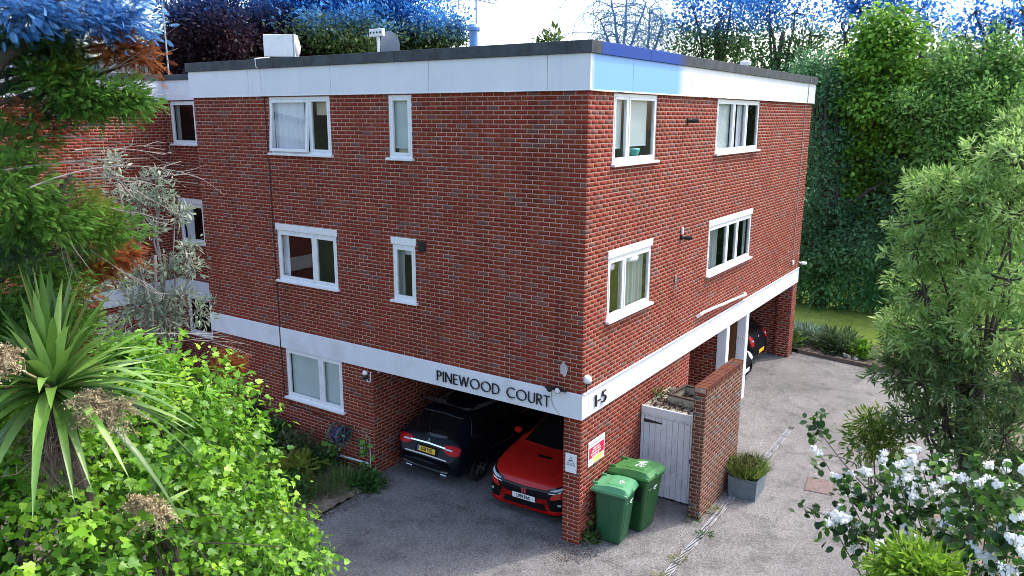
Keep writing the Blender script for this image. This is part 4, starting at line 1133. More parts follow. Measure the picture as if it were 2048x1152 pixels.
q = MB(); q.lathe([(.14, .42), (.15, .50), (.13, .52), (.02, .55)], 14); q.build('cap', WHITE, t)
ALU = mat('aerial_metal', (.40, .50, .66), rough=.4, metal=.4)  # blue sky cast painted into the aerial's metal colour
def aerial(loc, rz, h, label, n=9, s=1.0, material=ALU):
    t = thing('television_aerial', label, 'aerial', loc, rz)
    q = MB(); q.tube([(0, 0, 0), (.01, 0, h)], .022, 8); q.build('mast', material, t)
    q = MB(); q.tube([(-.45*s, 0, h-.10), (.50*s, 0, h-.02)], .018, 6); bm_ = q.build('boom', material, t)
    for i in range(n):
        x = -.42*s+.9*s*i/(n-1); l_ = (.16+.02*i)*s
        q = MB(); q.tube([(x, -l_, h-.06), (x, l_, h-.06)], .008, 5); q.build('element', material, bm_)
    q = MB(); q.tube([(.45*s, 0, h-.3*s), (.45*s, 0, h+.28*s)], .014, 5)
    for k in range(8): q.tube([(.45*s, -.36*s, h-.28*s+k*.075*s), (.45*s, .36*s, h-.28*s+k*.075*s)], .006, 5)
    q.build('reflector', material, t)
    return t
aerial((*at(954, 95, 17.5)[:2], 8.26), math.radians(160), 1.55, 'television aerial on pole beside the taller capped flue')
aerial((*at(337, 140, 25.5)[:2], 8.15), math.radians(110), 2.6, 'old television aerial on thin mast on the left wing roof', 5, .9, mat('aerial_grey', (.35, .37, .40), rough=.5, metal=.4))
# ------------------------------------------------------------------ cars
def catmull(P, m):
    """smooth resampling of rows of control values, m points between neighbours"""
    P = np.asarray(P, float); n = len(P); out = []
    for i in range(n-1):
        p0 = P[max(i-1, 0)]; p1 = P[i]; p2 = P[i+1]; p3 = P[min(i+2, n-1)]
        for k in range(m):
            t = k/m
            out.append(.5*((2*p1)+(-p0+p2)*t+(2*p0-5*p1+4*p2-p3)*t*t+(-p0+3*p1-3*p2+p3)*t**3))
    out.append(P[-1])
    return np.array(out)

def car_shell(st, mx=5, mv=4):
    """st: (x, half width, sill z, shoulder z, roof half width, roof z) -> grid of points (mirrored)"""
    prof = []
    for x, w, zb, zs, wr, zr in st:
        g = max(0., zr-zs)
        q = [(0, zb), (w*.78, zb), (w*.95, zb+.05), (w, zb+(zs-zb)*.40), (w*1.0, zs-.13*min(1, (zs-zb)/.5)), (w*.975, zs-.02), (w-(w-wr)*.35, zs+g*.30), (wr+.015, zr-.07*min(1, g/.25)), (wr*.86, zr-.022*min(1, g/.2)), (wr*.45, zr-.004), (0, zr)]
        prof.append([(x, y, z) for y, z in q])
    A = np.array(prof)
    A = catmull(A.reshape(len(A), -1), mx).reshape(-1, A.shape[1], 3)
    A = np.stack([catmull(r_, mv) for r_ in A])
    L = A[:, ::-1, :].copy(); L[:, :, 1] *= -1
    full = np.concatenate([A[:, :-1], L], axis=1)
    return full

class Car:
    def __init__(s, name, label, loc, rz, st, paint, group=None):
        s.t = thing(name, label, 'car', loc, rz, group)
        G = car_shell(st)
        b = MB(); b.grid([[tuple(p) for p in r_] for r_ in G])
        for e in (0, -1):
            c = G[e].mean(axis=0); n = len(b.v); b.v.append(tuple(c))
            k = len(G[e]); base = 0 if e == 0 else (len(G)-1)*k
            b.f += [(base+i, base+i+1, n) for i in range(k-1)]
        s.body = b.build('body', paint, s.t, smooth=True)
        s.bvh = BVHTree.FromPolygons([Vector(v) for v in b.v], [f for f in b.f])
    def hit(s, a, c, axis):
        if axis == 'x': o, d = Vector((-1, a, c)), Vector((1, 0, 0))
        elif axis == 'y-': o, d = Vector((a, -2, c)), Vector((0, 1, 0))
        elif axis == 'y+': o, d = Vector((a, 2, c)), Vector((0, -1, 0))
        else: o, d = Vector((a, c, 3)), Vector((0, 0, -1))
        h = s.bvh.ray_cast(o, d)
        return h[0], d
    def decal(s, name, top, bot, axis, material, off=.006, n=10, m=6, parent=None, smooth=True):
        """skin between two outlines laid on the body; top, bot: 2D polylines"""
        def res(pl):
            P = np.array(pl, float); L = np.concatenate([[0], np.cumsum(np.linalg.norm(np.diff(P, axis=0), axis=1))])
            t = np.linspace(0, L[-1], n+1); return np.stack([np.interp(t, L, P[:, 0]), np.interp(t, L, P[:, 1])], 1)
        T, Bo = res(top), res(bot)
        rows = []; last = None
        for i in range(m+1):
            row = []
            for k in range(n+1):
                p = T[k]+(Bo[k]-T[k])*i/m
                h, d = s.hit(p[0], p[1], axis)
                if h is None:
                    h = last if last is not None else Vector((0, p[0], p[1]))
                    if axis == 'x': h = Vector((h.x, p[0], p[1]))
                    elif axis in ('y-', 'y+'): h = Vector((p[0], h.y, p[1]))
                    else: h = Vector((p[0], p[1], h.z))
                last = h
                row.append(h-d*off)
            rows.append(row)
        b = MB(); b.grid(rows)
        # skirt back into the body
        d = s.hit(T[0][0], T[0][1], axis)[1]
        edge = rows[0]+[r_[-1] for r_ in rows[1:]]+rows[-1][-2::-1]+[r_[0] for r_ in rows[-2:0:-1]]
        q = [p+d*(off+.01) for p in edge]; k = len(edge)
        b.add(edge+q, [(i, (i+1) % k, k+(i+1) % k, k+i) for i in range(k)])
        return b.build(name, material, parent or s.t, smooth=False)
    def block(s, name, a0, a1, c0, c1, material, off=.02, depth=.05, parent=None):
        h, d = s.hit((a0+a1)/2, (c0+c1)/2, 'x')
        x = (h.x if h else 0)-off
        b = MB(); b.box((x, a0, c0), (x+depth, a1, c1), .004)
        return b.build(name, material, parent or s.t), x
    def wheel(s, x, y, r, side, rimmat, spokes=5):
        w = bpy.data.objects.new('wheel', None); w.location = (x, y, r); link(w, s.t)
        b = MB(); hw = .105
        b.lathe([(r*.66, -hw), (r*.93, -hw), (r, -hw*.7), (r, hw*.7), (r*.93, hw), (r*.66, hw)], 32, (0, 0, 0), 'Y', False); b.build('tyre', TYRE, w, smooth=False)
        b = MB(); b.lathe([(r*.68, -hw*.8), (r*.66, 0), (r*.68, hw*.8)], 32, (0, 0, 0), 'Y', False)
        o = side*hw*.62
        for k in range(spokes):
            for dk in (-.16, .16):
                a0 = 2*math.pi*k/spokes; a1 = a0+dk
                b.tube([(r*.12*math.sin(a0), o+side*.012, r*.12*math.cos(a0)), (r*.67*math.sin(a1), o, r*.67*math.cos(a1))], [.022, .018], 6)
        b.lathe([(r*.16, o-.01), (r*.15, o+.02), (r*.02, o+.022)], 16, (0, 0, 0), 'Y'); b.build('rim', rimmat, w)
        b = MB(); b.lathe([(r*.45, o-side*.05), (r*.02, o-side*.05)], 20, (0, 0, 0), 'Y', False); b.build('brake_disc', STEEL, w)

TYRE = mat('tyre_rubber', (.012, .012, .012), rough=.8)
CARBLACK = mat('black_car_paint', (.004, .005, .010), rough=.3, var=.02, spec=.15, coat=.06)
CARRED = mat('red_car_paint', (.50, .012, .008), rough=.3, var=.02, coat=.35)
CARGLASS = mat('car_glass', (.004, .005, .006), rough=.04, var=.0, spec=.8)
CHROME = mat('chrome', (.70, .71, .73), rough=.15, metal=1.0, var=.02)
REDLENS = mat('red_lens', (.42, .006, .008), rough=.2, var=.05, coat=.0, spec=.15)
CLEARLENS = mat('clear_lens', (.55, .58, .62), rough=.12, var=.1, scale=30)
PLY = mat('plate_yellow', (.80, .50, .03), rough=.4, var=.02); PLW = mat('plate_white', (.80, .81, .83), rough=.4, var=.02); PLB = mat('plate_blue', (.02, .06, .35), rough=.4)
SATIN = mat('satin_silver', (.40, .41, .43), rough=.3, metal=.8, var=.05)
RIMD = mat('dark_alloy', (.34, .34, .36), rough=.3, metal=.9, var=.05)
TRIM = mat('black_trim', (.006, .006, .007), rough=.5, spec=.12)

def plate(car, y0, z0, w, h, text, material, tilt=0.0, blue=False, proud=.03):
    h_, d = car.hit(y0, z0, 'x')
    P = bpy.data.objects.new('number_plate', None); P.location = (h_.x-proud, y0, z0); P.rotation_euler = (0, tilt, 0); link(P, car.t)
    b = MB(); b.box((0, -w/2, -h/2), (.012, w/2, h/2), .003); b.build('plate', material, P)
    if text:
        put_text('plate_number', text, (-.0015, -.015 if blue else 0, 0), XN, h*.92, .0008, LETTER, P, .76, .0035)
    if blue:
        b = MB(); b.box((-.0012, w/2-.045, -h/2+.004), (.004, w/2-.003, h/2-.004)); b.build('band', PLB, P)
    return P

# --- dark crossover, tail towards us
SUV = [(0, .68, .44, .60, .60, .615), (.03, .78, .38, .66, .68, .69), (.09, .845, .32, .78, .70, .82), (.15, .875, .29, .88, .69, .95), (.24, .895, .27, .95, .67, 1.05), (.45, .90, .25, .98, .63, 1.22), (.70, .90, .24, .99, .60, 1.40), (.85, .90, .24, 1.0, .60, 1.46), (1.4, .90, .23, 1.0, .62, 1.50), (2.2, .90, .23, .98, .62, 1.50), (2.85, .90, .23, .96, .60, 1.42), (3.25, .90, .23, .94, .66, 1.16), (3.5, .89, .24, .92, .72, 1.00), (4.0, .87, .25, .80, .68, .88), (4.28, .80, .28, .68, .60, .74), (4.40, .66, .38, .56, .5, .6)]
C1 = Car('parked_car', 'dark crossover car parked tail out in the front car port', (.302, 3.73, .0), math.radians(-.6), SUV, CARBLACK)
C1.t.scale = (.91, .91, .955)
C1.decal('rear_window', [(-.53, 1.355), (0, 1.385), (.53, 1.355)], [(-.64, 1.05), (0, 1.02), (.64, 1.05)], 'x', CARGLASS, .006, 14, 8)
C1.decal('spoiler', [(-.56, 1.43), (0, 1.455), (.56, 1.43)], [(-.54, 1.39), (0, 1.415), (.54, 1.39)], 'x', CARBLACK, .06, 12, 3)
C1.decal('spoiler_lip', [(-.55, 1.388), (0, 1.412), (.55, 1.388)], [(-.55, 1.378), (0, 1.402), (.55, 1.378)], 'x', SATIN, .05, 12, 2)
for s_ in (-1, 1):
    tl = C1.decal('tail_light', [(s_*.46, .935), (s_*.62, .965), (s_*.80, .955), (s_*.865, .92)], [(s_*.45, .84), (s_*.60, .775), (s_*.78, .775), (s_*.868, .80)], 'x', REDLENS, .018, 12, 6)
    C1.decal('reversing_lamp', [(s_*.50, .885), (s_*.60, .892), (s_*.70, .885)], [(s_*.51, .865), (s_*.60, .862), (s_*.70, .862)], 'x', CLEARLENS, .026, 8, 2, tl)
    C1.decal('inner_light', [(s_*.52, .83), (s_*.76, .835)], [(s_*.55, .80), (s_*.75, .80)], 'x', REDLENS, .026, 8, 2, tl)
    b = MB(); b.box((-.004, s_*.50-.09, .285), (.06, s_*.50+.09, .335), .012); b.build('exhaust', CHROME, C1.t)
C1.decal('chrome_strip', [(-.50, .90), (0, .915), (.50, .90)], [(-.50, .872), (0, .887), (.50, .872)], 'x', CHROME, .02, 14, 2)
C1.decal('bumper_step', [(-.60, .665), (0, .675), (.60, .665)], [(-.60, .645), (0, .652), (.60, .645)], 'x', SATIN, .012, 14, 2)
C1.decal('plate_recess', [(-.34, .84), (0, .845), (.34, .84)], [(-.34, .68), (0, .68), (.34, .68)], 'x', TRIM, .003, 10, 4)
C1.decal('lower_bumper', [(-.80, .47), (0, .50), (.80, .47)], [(-.70, .36), (0, .35), (.70, .36)], 'x', TRIM, .010, 16, 4)
C1.decal('skid_plate', [(-.66, .435), (-.4, .395), (0, .385), (.4, .395), (.66, .435)], [(-.62, .385), (-.4, .345), (0, .335), (.4, .345), (.62, .385)], 'x', SATIN, .030, 18, 3)
plate(C1, 0, .765, .52, .111, 'LS68 YXE', PLY, math.radians(14), True, .035)
# round three-rayed badge
b = MB(); b.tube([(0, .045*math.cos(k*math.pi/10), .045*math.sin(k*math.pi/10)) for k in range(21)], .005, 5, False)
for k in range(3):
    a_ = math.pi/2+k*2*math.pi/3; b.tube([(0, 0, 0), (0, .045*math.cos(a_), .045*math.sin(a_))], .004, 5)
o = b.build('badge', CHROME, C1.t); h_, _ = C1.hit(0, .955, 'x'); o.location = (h_.x-.03, 0, .95)
b = MB(); b.tube([(0, .02, 1.035), (.02, .15, 1.06), (.06, .42, 1.12)], .010, 5)
o = b.build('rear_wiper', TRIM, C1.t); h_, _ = C1.hit(0.1, 1.05, 'x'); o.location = (h_.x-.03, 0, 0)
for s_, ax in ((-1, 'y-'), (1, 'y+')):
    for (x0, x1, xa, xb) in ((.62, 1.28, .85, 1.36), (1.38, 2.20, 1.42, 2.16), (2.28, 3.02, 2.24, 2.80)):
        C1.decal('side_window', [(xa, 1.36), (xb, 1.375)], [(x0, 1.06), (x1, 1.05)], ax, CARGLASS, .006, 8, 5)
    C1.decal('window_trim', [(.62, 1.042), (3.05, 1.03)], [(.62, 1.022), (3.05, 1.010)], ax, CHROME, .012, 20, 2)
    C1.decal('roof_rail', [(.95, 1.485), (2.6, 1.485)], [(.95, 1.46), (2.6, 1.46)], ax, SATIN, .02, 14, 2)
    C1.decal('door_strip', [(1.25, .62), (3.1, .60)], [(1.25, .60), (3.1, .58)], ax, SATIN, .010, 14, 2)
    for xw in (.84, 3.53):
        C1.decal('wheel_arch', [(xw-.40+.8*k/10, .34+.39*math.sin(math.pi*k/10)) for k in range(11)], [(xw-.40, .25), (xw+.40, .25)], ax, TRIM, .008, 20, 6)
        C1.wheel(xw, s_*.80, .335, s_, RIMD)

# --- red hatchback, nose towards us
RED = [(0, .60, .24, .52, .45, .54), (.03, .72, .19, .60, .58, .62), (.09, .82, .16, .665, .64, .69), (.20, .885, .15, .72, .70, .745), (.42, .925, .15, .775, .73, .81), (.75, .94, .15, .85, .74, .885), (1.15, .94, .15, .915, .73, .965), (1.45, .94, .15, .94, .68, 1.14), (1.85, .94, .15, .95, .62, 1.33), (2.2, .94, .15, .95, .59, 1.40), (2.9, .94, .15, .96, .57, 1.42), (3.6, .94, .16, .98, .55, 1.32), (4.2, .93, .20, .98, .6, 1.08), (4.48, .85, .30, .85, .62, .88), (4.56, .70, .40, .65, .55, .68)]
C2 = Car('parked_car', 'red hatchback parked nose out in the front car port beside the corner pier', (.31, 1.335, 0), math.radians(2.3), RED, CARRED)
C2.t.scale = (.94, .94, 1.0)
C2.decal('grille', [(-.66, .63), (-.3, .612), (0, .605), (.3, .612), (.66, .63)], [(-.56, .50), (-.34, .45), (0, .43), (.34, .45), (.56, .50)], 'x', TRIM, .010, 18, 5)
C2.decal('grille_bar', [(-.70, .645), (-.35, .625), (0, .615), (.35, .625), (.70, .645)], [(-.62, .615), (-.32, .597), (0, .585), (.32, .597), (.62, .615)], 'x', BLACK, .026, 18, 2)
C2.decal('lower_grille', [(-.44, .36), (0, .35), (.44, .36)], [(-.50, .235), (0, .23), (.50, .235)], 'x', TRIM, .008, 14, 4)
C2.decal('splitter', [(-.86, .205), (-.5, .185), (0, .18), (.5, .185), (.86, .205)], [(-.84, .165), (-.5, .16), (0, .155), (.5, .16), (.84, .165)], 'x', TRIM, .045, 20, 2)
C2.decal('splitter_line', [(-.84, .225), (-.5, .208), (0, .20), (.5, .208), (.84, .225)], [(-.84, .213), (-.5, .196), (0, .188), (.5, .196), (.84, .213)], 'x', REDLENS, .046, 20, 1)
for s_ in (-1, 1):
    hl = C2.decal('headlight', [(s_*.50, .655), (s_*.66, .70), (s_*.80, .745), (s_*.90, .79)], [(s_*.52, .585), (s_*.66, .60), (s_*.80, .635), (s_*.90, .70)], 'x', CARGLASS, .008, 14, 4)
    C2.decal('lamp_reflector', [(s_*.56, .645), (s_*.70, .685), (s_*.86, .745)], [(s_*.57, .62), (s_*.70, .65), (s_*.86, .715)], 'x', CLEARLENS, .014, 10, 2, hl)
    C2.decal('daytime_lamp', [(s_*.54, .60), (s_*.70, .625), (s_*.89, .70)], [(s_*.54, .592), (s_*.70, .616), (s_*.89, .690)], 'x', CHROME, .014, 10, 1, hl)
    ik = C2.decal('side_intake', [(s_*.52, .46), (s_*.70, .50), (s_*.88, .54)], [(s_*.60, .27), (s_*.74, .27), (s_*.88, .30)], 'x', TRIM, .010, 10, 5)
    C2.decal('fog_lamp', [(s_*.74, .42), (s_*.80, .42)], [(s_*.74, .38), (s_*.80, .38)], 'x', CLEARLENS, .02, 4, 2, ik)
    ax = 'y-' if s_ < 0 else 'y+'
    for (x0, x1, xa, xb) in ((1.35, 2.25, 1.75, 2.25), (2.33, 3.3, 2.33, 3.15)):
        C2.decal('side_window', [(xa, 1.27), (xb, 1.30)], [(x0, 1.0), (x1, 1.02)], ax, CARGLASS, .006, 8, 5)
    b = MB(); b.box((1.40, s_*.95, .98), (1.56, s_*1.12, 1.10), .04); b.build('mirror', CARRED, C2.t)
    for xw in (.88, 3.58):
        C2.decal('wheel_arch', [(xw-.38+.76*k/10, .33+.36*math.sin(math.pi*k/10)) for k in range(11)], [(xw-.38, .18), (xw+.38, .18)], ax, TRIM, .008, 20, 6)
        C2.wheel(xw, s_*.84, .32, s_, RIMD)
C2.decal('windscreen', [(1.95, -.56), (1.98, 0), (1.95, .56)], [(1.20, -.70), (1.14, 0), (1.20, .70)], 'z', CARGLASS, .006, 14, 8)
C2.decal('bonnet_scoop', [(.86, -.17), (.86, .17)], [(.79, -.15), (.79, .15)], 'z', TRIM, .006, 6, 2)
for s_ in (-1, 1):
    C2.decal('bonnet_crease', [(.30, s_*.42), (1.05, s_*.58)], [(.30, s_*.415), (1.05, s_*.573)], 'z', CARRED, .010, 10, 1)
plate(C2, 0, .415, .52, .111, 'L999 FAC', PLW, math.radians(-6), False, .035)
# badge: upright letter H in a rounded frame
b = MB(); fH = lambda u, v, d_: (-d_, -u, v)
stroke(b, [(-.05, .045), (.05, .045), (.04, -.045), (-.04, -.045), (-.05, .045)], .009, 0, .012, fH)
stroke(b, [(-.026, .04), (-.022, -.04)], .014, 0, .014, fH); stroke(b, [(.026, .04), (.022, -.04)], .014, 0, .014, fH); stroke(b, [(-.024, 0), (.024, 0)], .012, 0, .014, fH)
o = b.build('badge', mat('red_badge', (.55, .06, .09), rough=.25), C2.t); h_, _ = C2.hit(0, .54, 'x'); o.location = (h_.x-.02, 0, .54)

# --- small rounded dark car, tail towards us, rear car port; and a nose beside it
SML = [(0, .62, .40, .58, .52, .60), (.03, .70, .34, .66, .60, .69), (.09, .76, .28, .80, .63, .86), (.16, .79, .25, .90, .62, 1.0), (.26, .81, .23, .96, .60, 1.12), (.44, .82, .22, .99, .57, 1.28), (.62, .82, .22, 1.0, .55, 1.40), (.9, .82, .21, 1.0, .56, 1.47), (1.5, .82, .21, .98, .57, 1.49), (2.1, .82, .21, .96, .56, 1.42), (2.55, .82, .21, .94, .62, 1.14), (2.75, .81, .22, .92, .66, 1.0), (3.2, .78, .24, .80, .62, .86), (3.45, .70, .28, .66, .54, .70), (3.55, .58, .36, .54, .42, .56)]
C3 = Car('parked_car', 'small black hatchback with its tail out in the rear car port', (12.05, .50, 0), math.radians(90), SML, CARBLACK)
C3.decal('rear_window', [(-.44, 1.36), (0, 1.385), (.44, 1.36)], [(-.56, 1.06), (0, 1.02), (.56, 1.06)], 'x', CARGLASS, .006, 12, 7)
for s_ in (-1, 1):
    tl = C3.decal('tail_light', [(s_*.50, .94), (s_*.62, 1.0), (s_*.74, .98)], [(s_*.52, .78), (s_*.64, .70), (s_*.76, .72)], 'x', REDLENS, .02, 8, 6)
    C3.decal('reversing_lamp', [(s_*.56, .88), (s_*.66, .88)], [(s_*.57, .83), (s_*.65, .83)], 'x', CLEARLENS, .03, 5, 2, tl)
    for xw in (.62, 2.92):
        C3.wheel(xw, s_*.73, .29, s_, RIMD)
C3.decal('bumper_strip', [(-.66, .585), (0, .60), (.66, .585)], [(-.66, .555), (0, .57), (.66, .555)], 'x', TRIM, .012, 12, 2)
b = MB(); b.lathe([(.055, 0), (.05, -.012)], 16, (0, 0, 0), 'X'); o = b.build('badge', CHROME, C3.t); h_, _ = C3.hit(0, .88, 'x'); o.location = (h_.x-.01, 0, .88)
plate(C3, 0, .47, .50, .11, '', PLY, 0, False, .03)
C4 = Car('parked_car', 'dark car nose with white plate just showing behind the white post', (10.0, .30, 0), math.radians(90), RED, CARBLACK)
C4.decal('grille', [(-.62, .615), (0, .60), (.62, .615)], [(-.50, .50), (0, .47), (.50, .50)], 'x', TRIM, .010, 12, 4)
for s_ in (-1, 1):
    C4.decal('headlight', [(s_*.50, .68), (s_*.70, .74), (s_*.88, .79)], [(s_*.52, .59), (s_*.70, .60), (s_*.89, .66)], 'x', CLEARLENS, .012, 10, 4)
    C4.wheel(.88, s_*.84, .31, s_, RIMD); C4.wheel(3.58, s_*.84, .31, s_, RIMD)
C4.decal('windscreen', [(1.95, -.56), (1.98, 0), (1.95, .56)], [(1.20, -.70), (1.14, 0), (1.20, .70)], 'z', CARGLASS, .006, 12, 6)
plate(C4, 0, .40, .52, .111, '', PLW, 0, False, .035)
# ------------------------------------------------------------------ vegetation
LEAF = mat('leaf', (0, 0, 0), rough=.5, var=.12, scale=3, attr=True, trans=.5, spec=.3)
GLOSSY = mat('glossy_leaf', (0, 0, 0), rough=.38, var=.10, scale=3, attr=True, trans=.38, spec=.4)
DRY = mat('dry_plant', (0, 0, 0), rough=.9, var=.15, scale=5, attr=True, trans=.15, spec=.1)
BARK = mat('bark', (.085, .065, .055), rough=.95, var=.35, scale=14, bump=.6, bscale=30)
PALEBARK = mat('pale_dead_wood', (.27, .24, .225), rough=.9, var=.25, scale=18)
CASTBARK = mat('bark_blue_cast', (.12, .26, .46), rough=.9, var=.25, scale=8)  # bark colour with the blue sky cast painted in

def tmpl(pts, faces): return np.array(pts, float), np.array(faces, int)
T_LANCE = tmpl([(0, 0, 0), (.13, .35, .03), (.09, .7, .02), (0, 1, -.04), (-.09, .7, .02), (-.13, .35, .03), (0, .5, -.02)], [(0, 1, 6), (1, 2, 6), (2, 3, 6), (3, 4, 6), (4, 5, 6), (5, 0, 6)])
T_OVAL = tmpl([(0, 0, 0), (.27, .45, .05), (0, 1, -.03), (-.27, .45, .05)], [(0, 1, 2), (0, 2, 3)])
T_ROUND = tmpl([(0, 0, 0), (.36, .30, .04), (.34, .68, .04), (0, 1, -.05), (-.34, .68, .04), (-.36, .30, .04)], [(0, 1, 2), (0, 2, 3), (0, 3, 4), (0, 4, 5)])
T_IVY = tmpl([(0, .30, -.03), (0, 0, 0), (.20, -.06, .03), (.46, .18, .01), (.27, .42, .05), (.36, .62, .02), (.14, .64, .04), (0, 1, -.06), (-.14, .64, .04), (-.36, .62, .02), (-.27, .42, .05), (-.46, .18, .01), (-.20, -.06, .03)],
             [(0, i, i+1) for i in range(1, 12)]+[(0, 12, 1)])
def _spray():
    V = []; F = []
    def fin(x, y, dx, dy, w, z0=0):
        n = len(V); px, py = -dy, dx; l = math.hypot(dx, dy); px /= l; py /= l
        V.extend([(x, y, z0), (x+dx*.45+px*w, y+dy*.45+py*w, z0+.02), (x+dx, y+dy, z0-.06), (x+dx*.45-px*w, y+dy*.45-py*w, z0-.01)]); F.extend([(n, n+1, n+2), (n, n+2, n+3)])
    fin(0, 0, 0, 1.0, .025)
    for i, (y, l) in enumerate(((.05, .36), (.18, .44), (.32, .42), (.46, .37), (.60, .31), (.74, .22))):
        for s in (-1, 1):
            fin(0, y, s*l*.60, l*.80, .030, .02*s)
    return tmpl(V, F)
T_SPRAY = _spray()
T_BLADE = tmpl([(-.03, 0, 0), (.03, 0, 0), (0, 1, .0)], [(0, 1, 2)])

def nrm(a): return a/np.maximum(np.linalg.norm(a, axis=1, keepdims=True), 1e-9)

def leaf_arrays(P, D, N, S, T):
    tv, tf = T
    D = nrm(D); N = nrm(N-D*(N*D).sum(1, keepdims=True)); W = np.cross(D, N)
    V = P[:, None, :]+S[:, None, None]*(tv[None, :, 0, None]*W[:, None, :]+tv[None, :, 1, None]*D[:, None, :]+tv[None, :, 2, None]*N[:, None, :])
    k = len(tv); n = len(P)
    F = (tf[None]+k*np.arange(n)[:, None, None]).reshape(-1, 3)
    return V, F

def leaf_obj(name, parent, P, D, N, S, T, C, material, stuff=False):
    V, F = leaf_arrays(P, D, N, S, T); k = V.shape[1]
    o = link(bpy.data.objects.new(name, np_mesh(name, V.reshape(-1, 3), F, material, np.repeat(C, k, axis=0))), parent)
    if stuff: o['kind'] = 'stuff'
    return o

def pal(rng, n, cols, clump=None):
    cols = np.array(cols, float)
    t = rng.random(n) if clump is None else np.clip(.6*clump+.4*rng.random(n), 0, .999)
    x = t*(len(cols)-1); i = np.minimum(x.astype(int), len(cols)-2); f = (x-i)[:, None]
    c = cols[i]*(1-f)+cols[i+1]*f
    return c*(.8+.4*rng.random((n, 1)))

def blob(u, v, ru, rv, dist, depth=None):
    """ellipsoid whose middle lies at a pixel direction and a distance; radii given in photo pixels at that distance"""
    c = at(u, v, dist); k = np.linalg.norm(c-CAM)/FPX
    return c, np.array([ru*k, (depth if depth is not None else ru*k*.9), rv*k])

def lumpy(bl, n, f, seed):
    """break big lobes into many smaller ones that sit on their surface"""
    rg = np.random.default_rng(seed); out = []
    for c, r in bl:
        for k in range(n):
            q = rg.normal(size=3); q /= np.linalg.norm(q)
            if q[1] > .35: q[1] *= -1
            p = c+RT*q[0]*r[0]*.78+FH_*q[1]*r[1]*.78+np.array((0, 0, q[2]*r[2]*.78))
            out.append((p, r*f*(.7+.6*rg.random())))
    return out
FH_ = np.array([math.cos(YAW), math.sin(YAW), 0.0])
FH = np.array([math.cos(YAW), math.sin(YAW), 0.0])
def ell(c, r, q):
    return c+q[:, :1]*r[0]*RT+q[:, 1:2]*r[1]*FH+q[:, 2:3]*r[2]*np.array((0, 0, 1.))

def clumps(rng, blobs, per, shell=.45):
    """clump centres spread through ellipsoids, biased to the outside; also the outward direction"""
    C = []; O = []; I = []
    for bi, (c, r) in enumerate(blobs):
        n = per(r) if callable(per) else per
        q = nrm(rng.normal(size=(n, 3)))
        rad = rng.random(n)**shell
        q2 = q*rad[:, None]*(1+.12*rng.normal(size=(n, 1)))
        C.append(ell(c, r, q2)); O.append(nrm(ell(np.zeros(3), np.ones(3), q))); I.append(np.full(n, bi))
    return np.concatenate(C), np.concatenate(O), np.concatenate(I)

def foliage(rng, C, O, nleaf, cr, size, droop=0.0, out=.8, rand=.7, nup=.7):
    n = len(C); k = nleaf
    idx = np.repeat(np.arange(n), k)
    off = rng.normal(size=(n*k, 3))*cr
    off[:, 2] *= .8
    P = C[idx]+off
    D = nrm(off)*.8+O[idx]*out+rng.normal(size=(n*k, 3))*rand
    D[:, 2] -= droop
    N = O[idx]*.5+np.array((0, 0, nup))+rng.normal(size=(n*k, 3))*.5
    S = size*(.65+.7*rng.random(n*k))
    return P, D, N, S, idx

def bent(a, b, sag, rng, n=6, wob=.06):
    a = np.array(a, float); b = np.array(b, float); L = np.linalg.norm(b-a)
    pts = []
    for i in range(n+1):
        t = i/n
        p = a+(b-a)*t+np.array((0, 0, sag*L*math.sin(math.pi*t)))
        if 0 < i < n: p = p+rng.normal(size=3)*wob*L*.25
        pts.append(tuple(p))
    return pts

def taper(r0, r1, n): return [r0+(r1-r0)*i/n for i in range(n+1)]

def tree(name, label, cat, base, blobs, seed, cols, size, per, nleaf, cr, T=T_OVAL, material=LEAF, trunk_r=.15, droop=0.0, shell=.45, bark=BARK, blue=None, bluecols=None, twigs=0, group=None, top=None, limb_r=None, out=.8, limbs=True, size_f=None):
    """thing > trunk (with limbs), crown"""
    rng = np.random.default_rng(seed)
    base = np.array(base, float)
    t = thing(name, label, cat, tuple(base), 0, group)
    C, O, I = clumps(rng, blobs, per, shell)
    P, D, N, S, idx = foliage(rng, C, O, nleaf, cr, size, droop, out)
    cl = rng.random(len(C))
    col = pal(rng, len(P), cols, cl[idx])
    if blue is not None:  # blue sky cast painted into the upper leaves, rising with height
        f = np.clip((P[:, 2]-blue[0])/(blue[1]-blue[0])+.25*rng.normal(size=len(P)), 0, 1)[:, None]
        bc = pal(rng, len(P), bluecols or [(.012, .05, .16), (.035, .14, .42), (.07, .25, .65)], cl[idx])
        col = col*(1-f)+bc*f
    if top is None:
        top = np.mean([c for c, r in blobs], axis=0)
    b = MB()
    if limbs:
        tp = bent(base, top, 0, rng, 8, .03)
        b.tube([tuple(np.array(p)-base) for p in tp], taper(trunk_r, trunk_r*.35, 8), 8)
        for bi, (c, r) in enumerate(blobs):
            k = int(np.clip(2+rng.random()*5, 2, 7)); s = np.array(tp[k])
            pts = bent(s, c, .05, rng, 6)
            lr = limb_r or trunk_r*.45
            b.tube([tuple(np.array(p)-base) for p in pts], taper(lr, lr*.3, 6), 6)
            for ci in np.where(I == bi)[0][:twigs]:
                pts = bent(c, C[ci], -.04, rng, 4)
                b.tube([tuple(np.array(p)-base) for p in pts], taper(lr*.35, .006, 4), 4)
        b.build('trunk', bark, t, smooth=True)
    leaf_obj('crown', t, P-base, D, N, S, T, col, material, stuff=True)
    return t

def foot(u, v, dist, z=0.0):
    p = at(u, v, dist); return (p[0], p[1], z)

